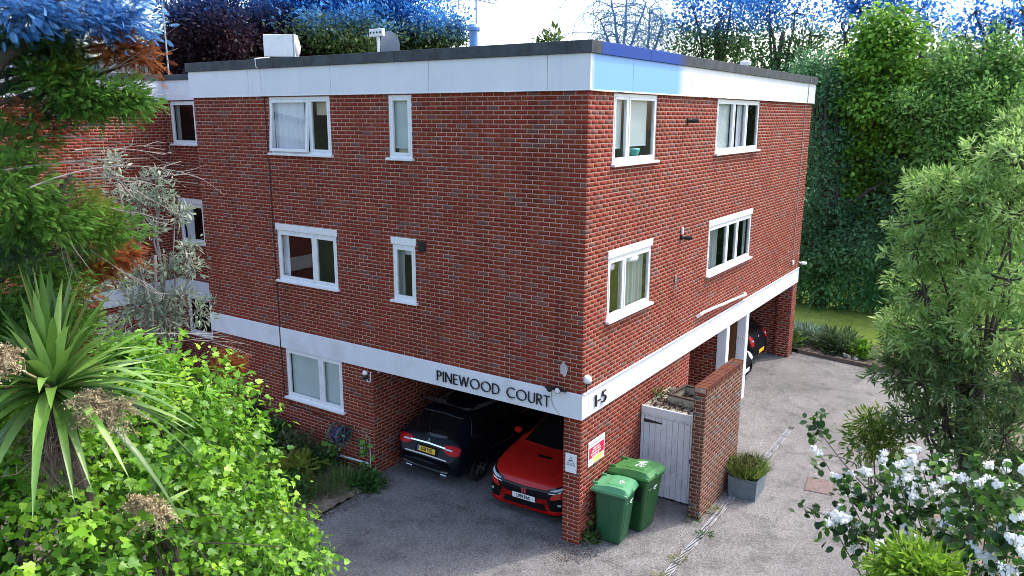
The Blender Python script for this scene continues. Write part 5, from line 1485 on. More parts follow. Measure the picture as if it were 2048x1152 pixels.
# ---- far trees behind the roofs
PURP = [(.020, .009, .016), (.040, .016, .026), (.065, .030, .040)]
OAK = [(0.036, 0.066, 0.018), (0.083, 0.135, 0.036), (0.179, 0.254, 0.075)]
PER = lambda k: (lambda r: int(k*(r[0]*r[2]+r[1]*r[2]+r[0]*r[1])/3)+4)
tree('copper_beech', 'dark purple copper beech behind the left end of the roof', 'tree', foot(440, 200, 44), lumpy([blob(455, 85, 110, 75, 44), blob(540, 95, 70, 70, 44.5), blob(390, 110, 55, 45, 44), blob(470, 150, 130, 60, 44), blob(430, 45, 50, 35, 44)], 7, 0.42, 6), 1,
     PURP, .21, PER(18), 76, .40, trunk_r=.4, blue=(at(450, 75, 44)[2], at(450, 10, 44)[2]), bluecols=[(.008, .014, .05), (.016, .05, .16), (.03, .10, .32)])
tree('oak_tree', 'large round headed tree with blue cast painted on its upper leaves behind the roof', 'tree', foot(720, 200, 47), lumpy([blob(700, 10, 130, 85, 47), blob(830, 35, 80, 70, 47), blob(590, 25, 75, 70, 47.5), blob(720, 75, 190, 45, 47), blob(880, 75, 38, 40, 47), blob(640, 110, 110, 40, 47), blob(790, -60, 90, 60, 47), blob(560, 80, 50, 50, 48)], 7, 0.42, 5), 2,
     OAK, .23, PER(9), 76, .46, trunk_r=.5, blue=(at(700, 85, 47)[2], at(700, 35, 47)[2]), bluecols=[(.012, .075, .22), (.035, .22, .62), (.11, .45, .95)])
tree('pale_tree', 'small pale green tree behind the left aerial', 'tree', foot(335, 200, 60), [blob(330, 95, 30, 28, 60), blob(312, 118, 26, 18, 60), blob(355, 120, 30, 20, 60)], 3, [(.10, .17, .05), (.2, .3, .1)], .28, PER(9), 60, .5, trunk_r=.3)
tree('tree_top', 'tip of a small leafy tree just above the roof line', 'tree', foot(1105, 150, 52), [blob(1104, 82, 13, 12, 52), blob(1095, 92, 12, 8, 52)], 4, OAK, .4, 5, 22, .3, trunk_r=.2)
BLUE_CAST = [(.012, .075, .22), (.035, .22, .62), (.11, .45, .95)]  # leaf palette for the painted blue sky cast
ASH = [(0.036, 0.081, 0.025), (0.081, 0.161, 0.048), (0.177, 0.306, 0.089)]
tree('ash_tree', 'feathery tall tree right of the roof with blue cast painted on its top', 'tree', foot(1420, 250, 42), [blob(1400, 60, 50, 65, 42), blob(1450, 30, 60, 55, 42), blob(1430, 110, 50, 40, 42), blob(1385, 15, 35, 40, 42), blob(1480, 85, 50, 45, 42), blob(1470, -20, 80, 40, 42)], 5,
     ASH, .20, PER(7), 54, .42, trunk_r=.3, blue=(at(1400, 75, 42)[2], at(1400, 35, 42)[2]), bluecols=BLUE_CAST, twigs=3)
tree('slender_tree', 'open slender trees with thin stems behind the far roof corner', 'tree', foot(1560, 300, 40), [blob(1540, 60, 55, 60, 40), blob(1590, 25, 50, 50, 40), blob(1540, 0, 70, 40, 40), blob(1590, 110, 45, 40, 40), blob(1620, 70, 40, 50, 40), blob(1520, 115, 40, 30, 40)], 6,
     ASH, .19, PER(5.5), 50, .40, trunk_r=.28, blue=(at(1550, 72, 40)[2], at(1550, 35, 40)[2]), bluecols=BLUE_CAST, twigs=4)
tree('tall_tree', 'tall tree with blue cast painted on its upper crown above the ivy covered trunk', 'tree', foot(1790, 500, 38), [blob(1800, 20, 70, 60, 38), blob(1720, 15, 55, 55, 38), blob(1770, -40, 90, 50, 38), blob(1850, 50, 50, 45, 38), blob(1690, 70, 40, 40, 38)], 7,
     ASH, .19, PER(7), 52, .40, trunk_r=.45, blue=(at(1790, 78, 38)[2], at(1790, 40, 38)[2]), bluecols=BLUE_CAST, twigs=5)
tree('overhanging_tree', 'leafy branches with painted blue cast reaching in at the top right', 'tree', foot(2060, 500, 34), [blob(2020, 40, 45, 30, 34), blob(2045, 15, 30, 30, 34), blob(1990, 60, 35, 16, 34), blob(1930, 75, 28, 14, 34), blob(1950, 25, 30, 16, 34)], 8,
     ASH, .17, PER(8), 44, .32, trunk_r=.3, blue=(at(2000, 120, 34)[2], at(2000, 80, 34)[2]), bluecols=BLUE_CAST, twigs=5)
# bare weeping tree, twigs only
rng = np.random.default_rng(21)
WT = thing('weeping_birch', 'bare weeping tree with thin twigs painted with a blue cast behind the roof corner', 'tree', foot(1245, 200, 44))
bs = np.array(WT.location)
b = MB()
for (u0, u1, v1, sp) in ((1240, 1222, -20, 60), (1246, 1255, -25, 70), (1250, 1292, 5, 55), (1238, 1200, 40, 45), (1295, 1300, 15, 45), (1300, 1325, 45, 32)):
    s0 = at(u0, 130, 44); s1 = at(u1, v1, 44)
    main = bent(s0, s1, 0, rng, 8, .04)
    b.tube([tuple(np.array(p)-bs) for p in main], taper(.10, .035, 8), 5)
    for k in range(26):
        p0 = np.array(main[int(rng.integers(2, 9))]); a = rng.normal(size=2)
        e1 = p0+RT*a[0]*sp*.022+FH*a[1]*1.0+np.array((0, 0, .5+.5*rng.random()))
        e2 = e1+RT*np.sign(a[0])*(.3+.5*rng.random())+np.array((0, 0, -.7-1.6*rng.random()))
        q = [p0*(1-t)**2+e1*2*t*(1-t)+e2*t*t for t in np.linspace(0, 1, 7)]
        b.tube([tuple(x-bs) for x in q], taper(.026, .010, 6), 3)
        for m in range(3):
            i = int(rng.integers(2, 6)); s = q[i]; e = s+RT*rng.normal()*.35+np.array((0, 0, -.5-.7*rng.random()))
            b.tube([tuple(s-bs), tuple((s+e)/2+np.array((0, 0, .1))-bs), tuple(e-bs)], [.013, .010, .007], 3)
b.tube([(0, 0, 0), tuple(at(1243, 130, 44)-bs)], .2, 7)
b.build('trunk', CASTBARK, WT)

# ---- the dark belt of trees and hedge behind the lawn
DARKG = [(0.037, 0.095, 0.037), (0.072, 0.175, 0.066), (0.152, 0.319, 0.116)]
LAUR = [(0.047, 0.156, 0.055), (0.095, 0.298, 0.101), (0.186, 0.474, 0.169)]
IVYG = [(0.055, 0.151, 0.020), (0.159, 0.350, 0.034), (0.381, 0.667, 0.078)]
rng = np.random.default_rng(31)
H = thing('laurel_hedge', 'dense dark green laurel hedge along the back of the lawn', 'hedge', (20.6, .5, 0))
hb = [(np.array((20.6+.25*math.sin(k*1.7), 6.0-k*.9, 1.1)), np.array((.75, .9, 1.25))) for k in range(16)]
C, O, I = clumps(rng, hb, 75, .3)
C[:, 2] = np.maximum(C[:, 2], .12)
P, D, N, S, idx = foliage(rng, C, O, 14, .16, .17, .25)
leaf_obj('foliage', H, P-np.array(H.location), D, N, S, T_OVAL, pal(rng, len(P), LAUR, rng.random(len(C))[idx]), GLOSSY, True)
b = MB()
for k in range(16): b.tube([(0, 5.5-k*.9, 0), (.05, 5.5-k*.9+.1, 1.9)], [.05, .02], 5)
b.build('stem', BARK, H)
tree('ivy_tree', 'tree trunk wrapped in bright green ivy behind the hedge', 'tree', foot(1760, 500, 33.5), lumpy([blob(1765, 150, 75, 90, 33.5), blob(1770, 85, 42, 40, 33.5), blob(1740, 210, 75, 70, 33.4), blob(1790, 190, 60, 60, 33.4), blob(1705, 270, 40, 70, 33.2), blob(1730, 320, 55, 60, 33.2), blob(1690, 150, 30, 45, 33.8), blob(1700, 390, 40, 60, 33.2), blob(1820, 250, 50, 60, 33.2), blob(1680, 220, 40, 60, 33.3), blob(1780, 300, 60, 50, 33.2)], 9, 0.4, 1), 9,
     IVYG, .16, PER(21), 40, .22, T=T_ROUND, material=GLOSSY, trunk_r=.4, droop=.8, shell=.14)
tree('yew_tree', 'very dark bushy tree next to the far brick corner', 'tree', foot(1650, 500, 32.5), lumpy([blob(1650, 210, 40, 60, 32.5), blob(1645, 300, 42, 70, 32.3), blob(1650, 400, 50, 70, 32), blob(1670, 480, 60, 60, 31.8), blob(1625, 150, 35, 40, 33), blob(1760, 420, 60, 70, 32), blob(1740, 500, 70, 50, 31.8), blob(1620, 470, 40, 80, 32.2)], 8, 0.42, 2), 10,
     [(0.048, 0.129, 0.066), (0.116, 0.270, 0.129), (0.245, 0.490, 0.224)], .15, PER(22), 36, .22, trunk_r=.3, droop=.3, shell=.16)
tree('bushy_tree', 'mid green feathery trees right of the ivy covered trunk', 'tree', foot(1880, 500, 32.5), lumpy([blob(1890, 150, 70, 50, 33), blob(1960, 130, 60, 45, 33), blob(1860, 230, 70, 55, 32.5), blob(1930, 240, 80, 70, 32.5), blob(1880, 330, 80, 60, 32), blob(1850, 400, 70, 60, 31.8), blob(2010, 150, 40, 50, 33), blob(1990, 300, 70, 120, 32.5), blob(1900, 470, 100, 70, 31.8)], 8, 0.42, 3), 11,
     [(0.076, 0.168, 0.046), (0.188, 0.379, 0.091), (0.444, 0.701, 0.178)], .17, PER(17), 38, .24, trunk_r=.3, droop=.2, shell=.16)
tree('backdrop_tree', 'mass of dark trees filling the far side of the garden', 'tree', foot(1700, 500, 40), lumpy([blob(1600, 210, 90, 90, 40), blob(1720, 230, 100, 110, 40), blob(1850, 260, 110, 110, 40), blob(1980, 270, 110, 110, 40), blob(1680, 400, 130, 110, 40), blob(1850, 420, 130, 110, 40), blob(2000, 450, 120, 110, 40)], 6, 0.5, 4), 12,
     DARKG, .25, PER(12), 44, .5, trunk_r=.5, shell=.2)
# bed plants before the lawn
def shrub(name, label, cat, c, r, seed, cols, size, n, nleaf, cr, T=T_OVAL, material=LEAF, droop=0.0, out=.8, stems=6, shell=.4, up=0.0):
    rng = np.random.default_rng(seed)
    c = np.array(c, float); t = thing(name, label, cat, (c[0], c[1], 0.0))
    bs = np.array((c[0], c[1], 0.0))
    C, O, I = clumps(rng, [(c, np.array(r, float))], n, shell)
    C[:, 2] = np.maximum(C[:, 2], .05)
    P, D, N, S, idx = foliage(rng, C, O, nleaf, cr, size, droop, out)
    D[:, 2] += up
    P[:, 2] = np.maximum(P[:, 2], .03)
    leaf_obj('foliage', t, P-bs, D, N, S, T, pal(rng, len(P), cols, rng.random(len(C))[idx]), material, True)
    b = MB()
    for i in range(stems):
        e = C[int(rng.integers(len(C)))]-bs; b.tube(bent((0.05*rng.normal(), .05*rng.normal(), 0), e, .05, rng, 4), taper(.018, .006, 4), 4)
    b.build('stem', BARK, t)
    return t
shrub('lavender', 'silvery lavender bush in the far bed beside the brick pier', 'shrub', (15.2, -.15, .28), (.75, .5, .24), 41, [(.12, .20, .12), (.24, .34, .24), (.42, .50, .42)], .22, 90, 14, .10, T_LANCE, up=.6)
shrub('rosemary', 'dark green rosemary bush in the far bed before the lawn', 'shrub', (14.6, -1.2, .33), (.55, .55, .33), 42, [(.04, .09, .03), (.09, .15, .06), (.17, .23, .11)], .20, 110, 14, .09, T_LANCE, up=.7)
shrub('bright_fern', 'bright lime green leafy plant beside the rosemary', 'plant', (14.35, -1.95, .25), (.22, .25, .28), 43, [(.10, .25, .02), (.22, .42, .04)], .16, 34, 10, .08, T_OVAL)
shrub('daisy_clump', 'clump of green tufts in the far bed left of the path gap', 'plant', (14.3, .25, .2), (.4, .35, .2), 44, [(.06, .12, .03), (.14, .22, .06)], .25, 30, 10, .10, T_LANCE, up=.8)
shrub('border_bush', 'light green bush behind the far bed edging on the right', 'shrub', (14.2, -3.6, .6), (.8, .9, .65), 45, [(.03, .08, .015), (.09, .20, .03), (.2, .36, .06)], .20, 120, 14, .12, T_LANCE, up=.2)
shrub('white_flower_tuft', 'small tuft with white flowers at the far bed edge', 'plant', (14.0, -1.7, .10), (.16, .16, .10), 46, [(.6, .6, .58), (.75, .75, .72)], .08, 9, 6, .04, T_ROUND)
# lawn grass and fallen blossom
rng = np.random.default_rng(51)
n = 26000
P = np.stack([15.2+rng.random(n)*6.2, -5+rng.random(n)*9, np.full(n, .05)], 1)
leaf_obj('grass', None, P, np.stack([rng.normal(size=n)*.4, rng.normal(size=n)*.4, np.ones(n)], 1), rng.normal(size=(n, 3)), .05+.06*rng.random(n), T_BLADE, pal(rng, n, [(.20, .30, .02), (.31, .44, .05), (.42, .50, .09)]), LEAF, True)
n = 500
P = np.stack([17.5+rng.random(n)*3.2, -4+rng.random(n)*7, np.full(n, .13)], 1)
leaf_obj('fallen_blossom', None, P, rng.normal(size=(n, 3))*[1, 1, .1], np.tile([0, 0, 1.], (n, 1)), .04+.06*rng.random(n), T_OVAL, pal(rng, n, [(.30, .28, .10), (.55, .5, .32)]), DRY, True)
# ------------------------------------------------------------------ foreground planting, left
rng = np.random.default_rng(61)
# conifer: drooping sprays on long limbs
CON = thing('cypress_tree', 'large cypress with blue cast painted on its top and brown dead patches on the left', 'tree', foot(-110, 600, 7.6))
bs = np.array(CON.location)
CG = [(0.047, 0.126, 0.022), (0.108, 0.252, 0.036), (0.234, 0.450, 0.072)]
CY = [(0.120, 0.204, 0.024), (0.240, 0.312, 0.048), (0.336, 0.288, 0.048)]
CB = [(.20, .055, .012), (.34, .10, .025), (.42, .16, .05)]
CBL = [(.015, .07, .17), (.05, .21, .52), (.22, .50, .92)]  # green sprays at the top with blue sky cast painted in
CDK = [(0.021, 0.051, 0.021), (0.042, 0.099, 0.033), (0.075, 0.165, 0.053)]
cb_ = [  # u, v, ru, rv, dist, palette, clumps
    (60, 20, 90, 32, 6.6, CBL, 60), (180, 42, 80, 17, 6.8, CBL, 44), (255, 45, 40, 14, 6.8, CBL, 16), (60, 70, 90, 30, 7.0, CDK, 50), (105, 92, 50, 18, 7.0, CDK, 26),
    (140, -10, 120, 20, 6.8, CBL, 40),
    (245, 100, 28, 14, 6.8, CB, 12), (282, 114, 14, 10, 6.8, CB, 6), (222, 86, 20, 8, 6.9, CB, 5),
    (110, 130, 36, 34, 7.0, CG, 26), (120, 170, 40, 30, 6.9, CG, 26), (200, 195, 62, 26, 6.8, CG, 44), (250, 195, 28, 16, 6.7, CG, 14), (110, 215, 50, 18, 7.0, CDK, 22),
    (140, 150, 14, 22, 6.8, CY, 8), (25, 300, 50, 40, 6.8, CG, 24), (90, 270, 24, 22, 6.9, CB, 5), (50, 235, 12, 18, 6.8, CB, 4),
    (30, 380, 55, 40, 6.5, CG, 34), (90, 440, 70, 34, 6.7, CG, 44), (40, 470, 70, 40, 6.9, CDK, 34), (175, 425, 44, 26, 7.1, CY, 20), (215, 460, 42, 22, 7.0, CG, 20),
    (215, 515, 44, 30, 7.0, CB, 36), (170, 530, 26, 14, 7.0, CB, 10), (110, 500, 60, 30, 6.8, CDK, 36), (40, 540, 60, 34, 6.6, CG, 36), (110, 560, 60, 30, 6.7, CG, 30), (95, 590, 36, 28, 6.6, CY, 18), (150, 590, 20, 16, 6.7, CB, 6),
    (60, 620, 70, 40, 6.4, CG, 46), (140, 650, 40, 30, 6.6, CG, 24), (20, 660, 40, 30, 6.4, CG, 20), (5, 140, 30, 60, 7.2, CDK, 26), (455, 735, 22, 22, 11.5, CB, 22)]
PP = []; DD = []; NN = []; SS = []; CC = []
wood = MB(); deadw = MB()
tp = [bs+np.array((0, 0, z)) for z in (0, 2, 4, 6, 8, 10)]
tp = [p+np.array((.06*math.sin(i*2), .05*math.cos(i*3), 0)) for i, p in enumerate(tp)]
wood.tube([tuple(p-bs) for p in tp], taper(.24, .10, 5), 10)
for (u, v, ru, rv, d, cols, n) in cb_:
    if 500 <= v < 720: d += .9
    c, r = blob(u, v, ru, rv, d)
    C, O, I = clumps(rng, [(c, r)], int(n*(.75 if cols is CDK else .6 if cols is CBL else 1.0)), .35)
    k = 26
    P, D, N, S, idx = foliage(rng, C, O, k, .07, .078, .2, .6, .5, .9)
    D += RT*.45
    PP.append(P); DD.append(D); NN.append(N); SS.append(S); CC.append(pal(rng, len(P), cols, rng.random(len(C))[idx]))
    if u < 400:
        z = min(max(c[2]-.3, 1), 9.5); s = bs+np.array((0, 0, z))
        pts = bent(s, c, -.04, rng, 6)
        wood.tube([tuple(np.array(p)-bs) for p in pts], taper(.032, .010, 6), 6)
    for ci in range(0, len(C), 3):
        wood.tube([tuple(np.array(p)-bs) for p in bent(c, C[ci], 0, rng, 3)], taper(.008, .004, 3), 3)
# thick limb at the upper left and bare pale branches
for a, e, r0 in (((-30, 150, 6.9), (95, 55, 6.9), .055), ((-40, 330, 6.8), (130, 400, 6.8), .02), ((85, 440, 6.8), (145, 350, 6.8), .03)):
    wood.tube([tuple(np.array(p)-bs) for p in bent(at(*a), at(*e), .03, rng, 6, .05)], taper(r0, r0*.6, 6), 7)
wood.build('trunk', BARK, CON, smooth=True)
leaf_obj('crown', CON, np.concatenate(PP)-bs, np.concatenate(DD), np.concatenate(NN), np.concatenate(SS), T_SPRAY, np.concatenate(CC), LEAF, True)
dead = [((-20, 255), (110, 250), (285, 252), .012), ((-20, 270), (140, 265), (330, 300), .010), ((-20, 345), (150, 315), (300, 318), .014), ((0, 385), (200, 335), (410, 370), .017), ((60, 375), (230, 300), (400, 355), .012),
        ((120, 440), (150, 395), (145, 320), .016), ((20, 400), (230, 365), (330, 350), .010), ((150, 300), (240, 290), (330, 310), .008), ((180, 500), (240, 540), (330, 600), .008), ((0, 280), (60, 320), (90, 340), .010),
        ((200, 690), (320, 640), (500, 690), .012), ((300, 700), (380, 660), (470, 700), .008), ((60, 440), (68, 480), (60, 515), .008), ((150, 410), (230, 410), (330, 440), .009), ((100, 205), (250, 150), (320, 200), .008),
        ((130, 185), (180, 160), (205, 140), .010), ((245, 170), (272, 152), (288, 130), .009), ((180, 330), (240, 360), (300, 400), .007), ((90, 410), (130, 470), (140, 540), .007)]
for (p0, p1, p2, r0) in dead:
    d = 6.9 if p2[0] < 420 else 9.5
    deadw = MB()
    a, m, e = [at(u, v, d+.3*rng.normal()) for u, v in (p0, p1, p2)]
    q = [a*(1-t)**2+m*2*t*(1-t)+e*t*t for t in np.linspace(0, 1, 9)]
    deadw.tube([tuple(x-bs) for x in q], taper(r0*.62, .002, 8), 5)
    for k in range(4):
        i = int(rng.integers(3, 8)); s = q[i]; dr = nrm((q[i+1]-q[i-1])[None])[0]
        f = s+dr*(.18+.3*rng.random())+rng.normal(size=3)*.06
        deadw.tube([tuple(s-bs), tuple((s+f)/2+rng.normal(size=3)*.02-bs), tuple(f-bs)], [.0035, .0028, .0015], 3)
    deadw.build('dead_branch', PALEBARK, CON)


# grey leaved oleaster between the cypress and the wing
GREYL = [(0.135, 0.176, 0.115), (0.297, 0.365, 0.257), (0.567, 0.621, 0.513)]
tree('oleaster', 'grey leaved oleaster with arching twigs before the set back wall', 'tree', foot(330, 800, 12.3), [blob(u, v, ru, rv, d) for u, v, ru, rv, d in
     ((228, 330, 28, 24, 11.5), (310, 355, 26, 14, 12), (255, 395, 45, 25, 12), (320, 390, 36, 22, 12), (350, 430, 30, 16, 12), (310, 455, 24, 14, 12), (385, 530, 30, 22, 12), (335, 535, 30, 20, 12), (275, 545, 40, 26, 12), (225, 560, 40, 26, 11.8), (330, 590, 44, 32, 12), (270, 610, 44, 32, 12), (330, 640, 40, 26, 12), (400, 620, 22, 24, 12), (250, 660, 50, 24, 11.8), (375, 490, 22, 12, 12))], 62,
     GREYL, .105, lambda r: int(30*(r[0]*r[2])*10)+5, 9, .06, T=T_LANCE, trunk_r=.06, limb_r=.022, twigs=8, shell=.7, bark=PALEBARK)

# ivy mass
IV = thing('ivy_thicket', 'big bright green ivy thicket in the left foreground', 'ivy', foot(250, 1100, 8.2))
bs = np.array(IV.location)
ivb = [blob(*q) for q in ((40, 1080, 150, 120, 7.0), (180, 1060, 140, 130, 7.4), (330, 1010, 150, 150, 8.0), (460, 1060, 130, 120, 9.0), (550, 1080, 70, 80, 9.6), (300, 860, 130, 110, 8.2), (420, 870, 100, 90, 9.0), (280, 770, 60, 70, 8.6), (360, 800, 90, 75, 9.0), (450, 950, 90, 80, 9.2), (200, 930, 110, 90, 7.8), (40, 950, 90, 80, 7.3), (10, 1180, 200, 100, 6.6), (300, 1190, 260, 90, 7.6), (20, 870, 50, 60, 7.5), (255, 720, 30, 35, 8.8), (590, 1140, 40, 70, 9.8))]
IVC = [(0.030, 0.090, 0.014), (0.068, 0.194, 0.020), (0.142, 0.344, 0.025), (0.283, 0.538, 0.040), (0.509, 0.718, 0.064)]
C, O, I = clumps(rng, ivb, lambda r: int(350*(r[0]*r[2]+.2))+20, .16)
keep = np.ones(len(C), bool)
for bi, (c, r) in enumerate(ivb):                       # drop what is buried deep inside other lobes
    q = C-c; e = np.stack([q@RT/r[0], q@FH/r[1], q[:, 2]/r[2]], 1); keep &= ~(((e**2).sum(1) < .45) & (I != bi))
C, O = C[keep], O[keep]
C = C+O*(.16*np.sin(C[:, :1]*5.1+C[:, 2:]*4.3)*np.sin(C[:, 1:2]*4.7+1.3)+.06*rng.normal(size=(len(C), 1)))
P, D, N, S, idx = foliage(rng, C, O, 8, .075, .070, .75, .9, .8, .5)
S = np.minimum(S*np.exp(.24*rng.normal(size=len(S))), .125)
N = O[idx]*1.0+np.array((0, 0, .6))+rng.normal(size=(len(P), 3))*.42
cl = np.clip(.5+.38*np.sin(C[:, 0]*3.7+1)*np.sin(C[:, 1]*4.1+C[:, 2]*3.3)+.28*rng.normal(size=len(C)), 0, 1)
hz = np.clip(O[idx][:, 2]*.35+.5*cl[idx]+.3*rng.random(len(P)), 0, .999)
col = pal(rng, len(P), IVC, np.clip(hz, 0, 1))
d2 = np.linalg.norm(P-CAM, axis=1); z = (P-CAM)@FW
vis = (np.abs((P-CAM)@R2/z*FPX) < 1000) & (np.abs((P-CAM)@U2/z*FPX) < 560) & (((CAM-P)*N).sum(1) > 0) & (((CAM-P)*O[idx]).sum(1) > 1.5)
order = np.argsort(np.where(vis, d2/S, 1e9)); big = order[:260]
rest = np.ones(len(P), bool); rest[big] = False
leaf_obj('ivy_foliage', IV, P[rest]-bs, D[rest], N[rest], S[rest], T_IVY, col[rest], GLOSSY, True)
V, F = leaf_arrays(np.zeros((len(big), 3)), D[big], N[big], S[big], T_IVY)
for i, bi in enumerate(big):
    o = bpy.data.objects.new('leaf', np_mesh('leaf', V[i], T_IVY[1], GLOSSY, np.tile(col[bi], (V.shape[1], 1)))); o.location = P[bi]-bs; link(o, IV)
b = MB()
for c, r in ivb: b.tube([tuple(np.array(p)-bs) for p in bent(np.array((c[0], c[1], 0)), c, 0, rng, 4)], taper(.05, .02, 4), 6)
for k in range(60):
    i = int(rng.integers(len(C))); b.tube([tuple(np.array(p)-bs) for p in bent(ivb[int(rng.integers(len(ivb)))][0], C[i], 0, rng, 4)], taper(.012, .005, 4), 4)
b.build('stem', BARK, IV)

# cordyline palms: every long leaf a part
CORD = [(0.066, 0.165, 0.028), (0.154, 0.297, 0.055), (0.330, 0.495, 0.154)]
CM = mat('cordyline_leaf', (0, 0, 0), rough=.35, var=.15, scale=20, attr=True, trans=.15)
def cordyline(u, v, dist, n, L, label, seed, spread=1.0):
    rng = np.random.default_rng(seed); c = at(u, v, dist)
    t = thing('cordyline_palm', label, 'palm', (c[0], c[1], 0)); bs = np.array((c[0], c[1], 0))
    b = MB(); b.tube(bent(tuple(FH*1.1), tuple(c-bs), 0, rng, 6, .02), taper(.09, .06, 6), 10); b.build('trunk', BARK, t)
    for i in range(n):
        az = i*2.399+rng.normal()*.2; f = i/n
        el = math.radians(86-(104*spread)*f**1.05+8*rng.normal())
        d = np.array((math.cos(az)*math.cos(el), math.sin(az)*math.cos(el), math.sin(el))); l = L*(.75+.4*rng.random()); w = .023+.012*rng.random()
        side = np.cross(d, (0, 0, 1.)); side = side/max(np.linalg.norm(side), 1e-6); nn = np.cross(side, d)
        rows = []; droop = .10+.5*rng.random()*(.3+f)
        for k in range(7):
            s = k/6; p = (c-bs)+d*(.04+l*s)+np.array((0, 0, -droop*l*s**2.2)); ww = w*(.45+1.0*min(1, s*5))*(1-s**2.5)+.001
            rows += [p-side*ww+nn*.010*(1-s), p-nn*.006, p+side*ww+nn*.010*(1-s)]
        T = [(k*3+j, k*3+j+1, k*3+4+j, k*3+3+j) for k in range(6) for j in range(2)]
        cc = pal(rng, 1, CORD)[0]*(1.0 if f < .85 else .8)
        if rng.random() < .07: cc = np.array((.30, .33, .08))
        link(bpy.data.objects.new('leaf', np_mesh('leaf', np.array(rows), T, CM, np.tile(cc, (len(rows), 1)), True)), t)
    return t, c, bs
t, c, bs = cordyline(108, 780, 6.8, 150, 1.0, 'big cordyline palm with long strap leaves in front of the cypress', 63)
# dead brown skirt of old flower stalks below its head
rng = np.random.default_rng(64)
b = MB()
for k in range(130):
    a = c-bs+np.array((0, 0, -.08)); e = at(95+30*rng.normal(), 925+32*rng.normal(), 6.45+.12*rng.normal())-bs
    q = bent(a, e, .06, rng, 5, .25); b.tube(q, taper(.005, .003, 5), 3)
    for m in range(4):
        s = np.array(q[int(rng.integers(2, 6))]); b.tube([tuple(s), tuple(s+rng.normal(size=3)*.07+np.array((0, 0, -.05)))], .003, 3)
b.build('dead_stalks', mat('brown_stalks', (.14, .095, .075), rough=.9, var=.3), t)
def panicle(parent, bs, root, u, v, dist, r, seed):
    rng = np.random.default_rng(seed); c = at(u, v, dist); b = MB(); P = []; D = []
    for k in range(46):
        dr = nrm(rng.normal(size=(1, 3)))[0]; dr = dr-FH*.45; e = c+dr*r*(.6+.6*rng.random()); e[2] -= .05
        q = bent(c, e, .04, rng, 4); b.tube([tuple(np.array(p)-bs) for p in q], taper(.004, .002, 4), 3)
        for m in range(34):
            s = c+(e-c)*(.2+.8*rng.random())+rng.normal(size=3)*.010; P.append(s-bs); D.append(rng.normal(size=3))
    b.tube([tuple(np.array(p)-bs) for p in bent(root, c, 0, rng, 5)], taper(.012, .008, 5), 5)
    b.build('flower_stalk', mat('tan_stalk', (.32, .24, .14), rough=.9), parent)
    P = np.array(P); n = len(P)
    leaf_obj('dry_flowers', parent, P, np.array(D), rng.normal(size=(n, 3)), .016+.012*rng.random(n), T_OVAL, pal(rng, n, [(.30, .22, .12), (.52, .42, .26), (.66, .56, .38)]), DRY, True)
panicle(t, bs, c, 235, 812, 6.4, .24, 65)
panicle(t, bs, c, 185, 800, 6.4, .16, 66)
panicle(t, bs, c, 10, 705, 6.0, .16, 67)
t2, c2, bs2 = cordyline(315, 1020, 7.15, 20, .36, 'small cordyline tuft poking out of the ivy', 68, .9)
panicle(t2, bs2, c2, 318, 1015, 6.7, .21, 69)
panicle(t2, bs2, c2, 280, 1000, 6.7, .13, 70)
t3, c3, bs3 = cordyline(150, 1140, 6.75, 22, .45, 'third cordyline tuft at the bottom left', 71, .9)

# bed at the foot of the shaded wall
GCOV = [(0.022, 0.068, 0.015), (0.053, 0.135, 0.030), (0.112, 0.225, 0.060)]
def bedshrub(name, label, u, v, r, seed, cols, size, n=60, nl=12, cr=.09, T=T_OVAL, cat='shrub', up=.2):
    g = on(u, v, 2, r[2]*.8)
    return shrub(name, label, cat, (g[0], g[1], r[2]*.8), r, seed, cols, size, n, nl, cr, T, LEAF, 0, .8, 5, .4, up)
bedshrub('willow_leaf_shrub', 'narrow leaved dark shrub against the shaded wall', 525, 835, (.5, .5, .55), 81, [(.03, .06, .03), (.07, .11, .06), (.16, .20, .13)], .20, 90, 12, .12, T_LANCE)
bedshrub('green_shrub', 'leafy green shrub behind the ivy by the shaded wall', 545, 880, (.5, .45, .4), 82, GCOV, .13, 90, 12, .10)
bedshrub('ground_ivy', 'dark ground cover under the ground floor window', 612, 925, (.6, .5, .16), 83, GCOV, .11, 110, 12, .09)
bedshrub('weedy_bush', 'weedy bush near the pipe at the wall foot', 590, 905, (.5, .4, .35), 84, [(.04, .06, .025), (.09, .12, .05), (.17, .19, .10)], .12, 80, 12, .10)
bedshrub('golden_conifer', 'small yellow green conifer in the bed', 575, 945, (.42, .40, .30), 85, [(.14, .20, .025), (.26, .32, .04), (.40, .42, .08)], .17, 70, 10, .08, T_SPRAY)
bedshrub('long_grass', 'tuft of long grass beneath the hose reel', 690, 962, (.40, .34, .10), 86, [(.05, .13, .02), (.11, .23, .04), (.22, .33, .09)], .20, 40, 14, .10, T_BLADE, 'grass', 1.2)
bedshrub('grass_tuft', 'grass tuft nearest the asphalt edge in the left bed', 640, 985, (.45, .36, .10), 87, [(.05, .12, .02), (.12, .22, .05)], .18, 36, 14, .10, T_BLADE, 'grass', 1.0)
bedshrub('low_weeds', 'low weeds along the edge of the left bed', 735, 965, (.35, .28, .14), 88, GCOV, .10, 60, 10, .07)
bedshrub('dark_bush', 'dark bush low in the bed beyond the ivy', 560, 985, (.55, .5, .25), 89, GCOV, .12, 80, 12, .10)
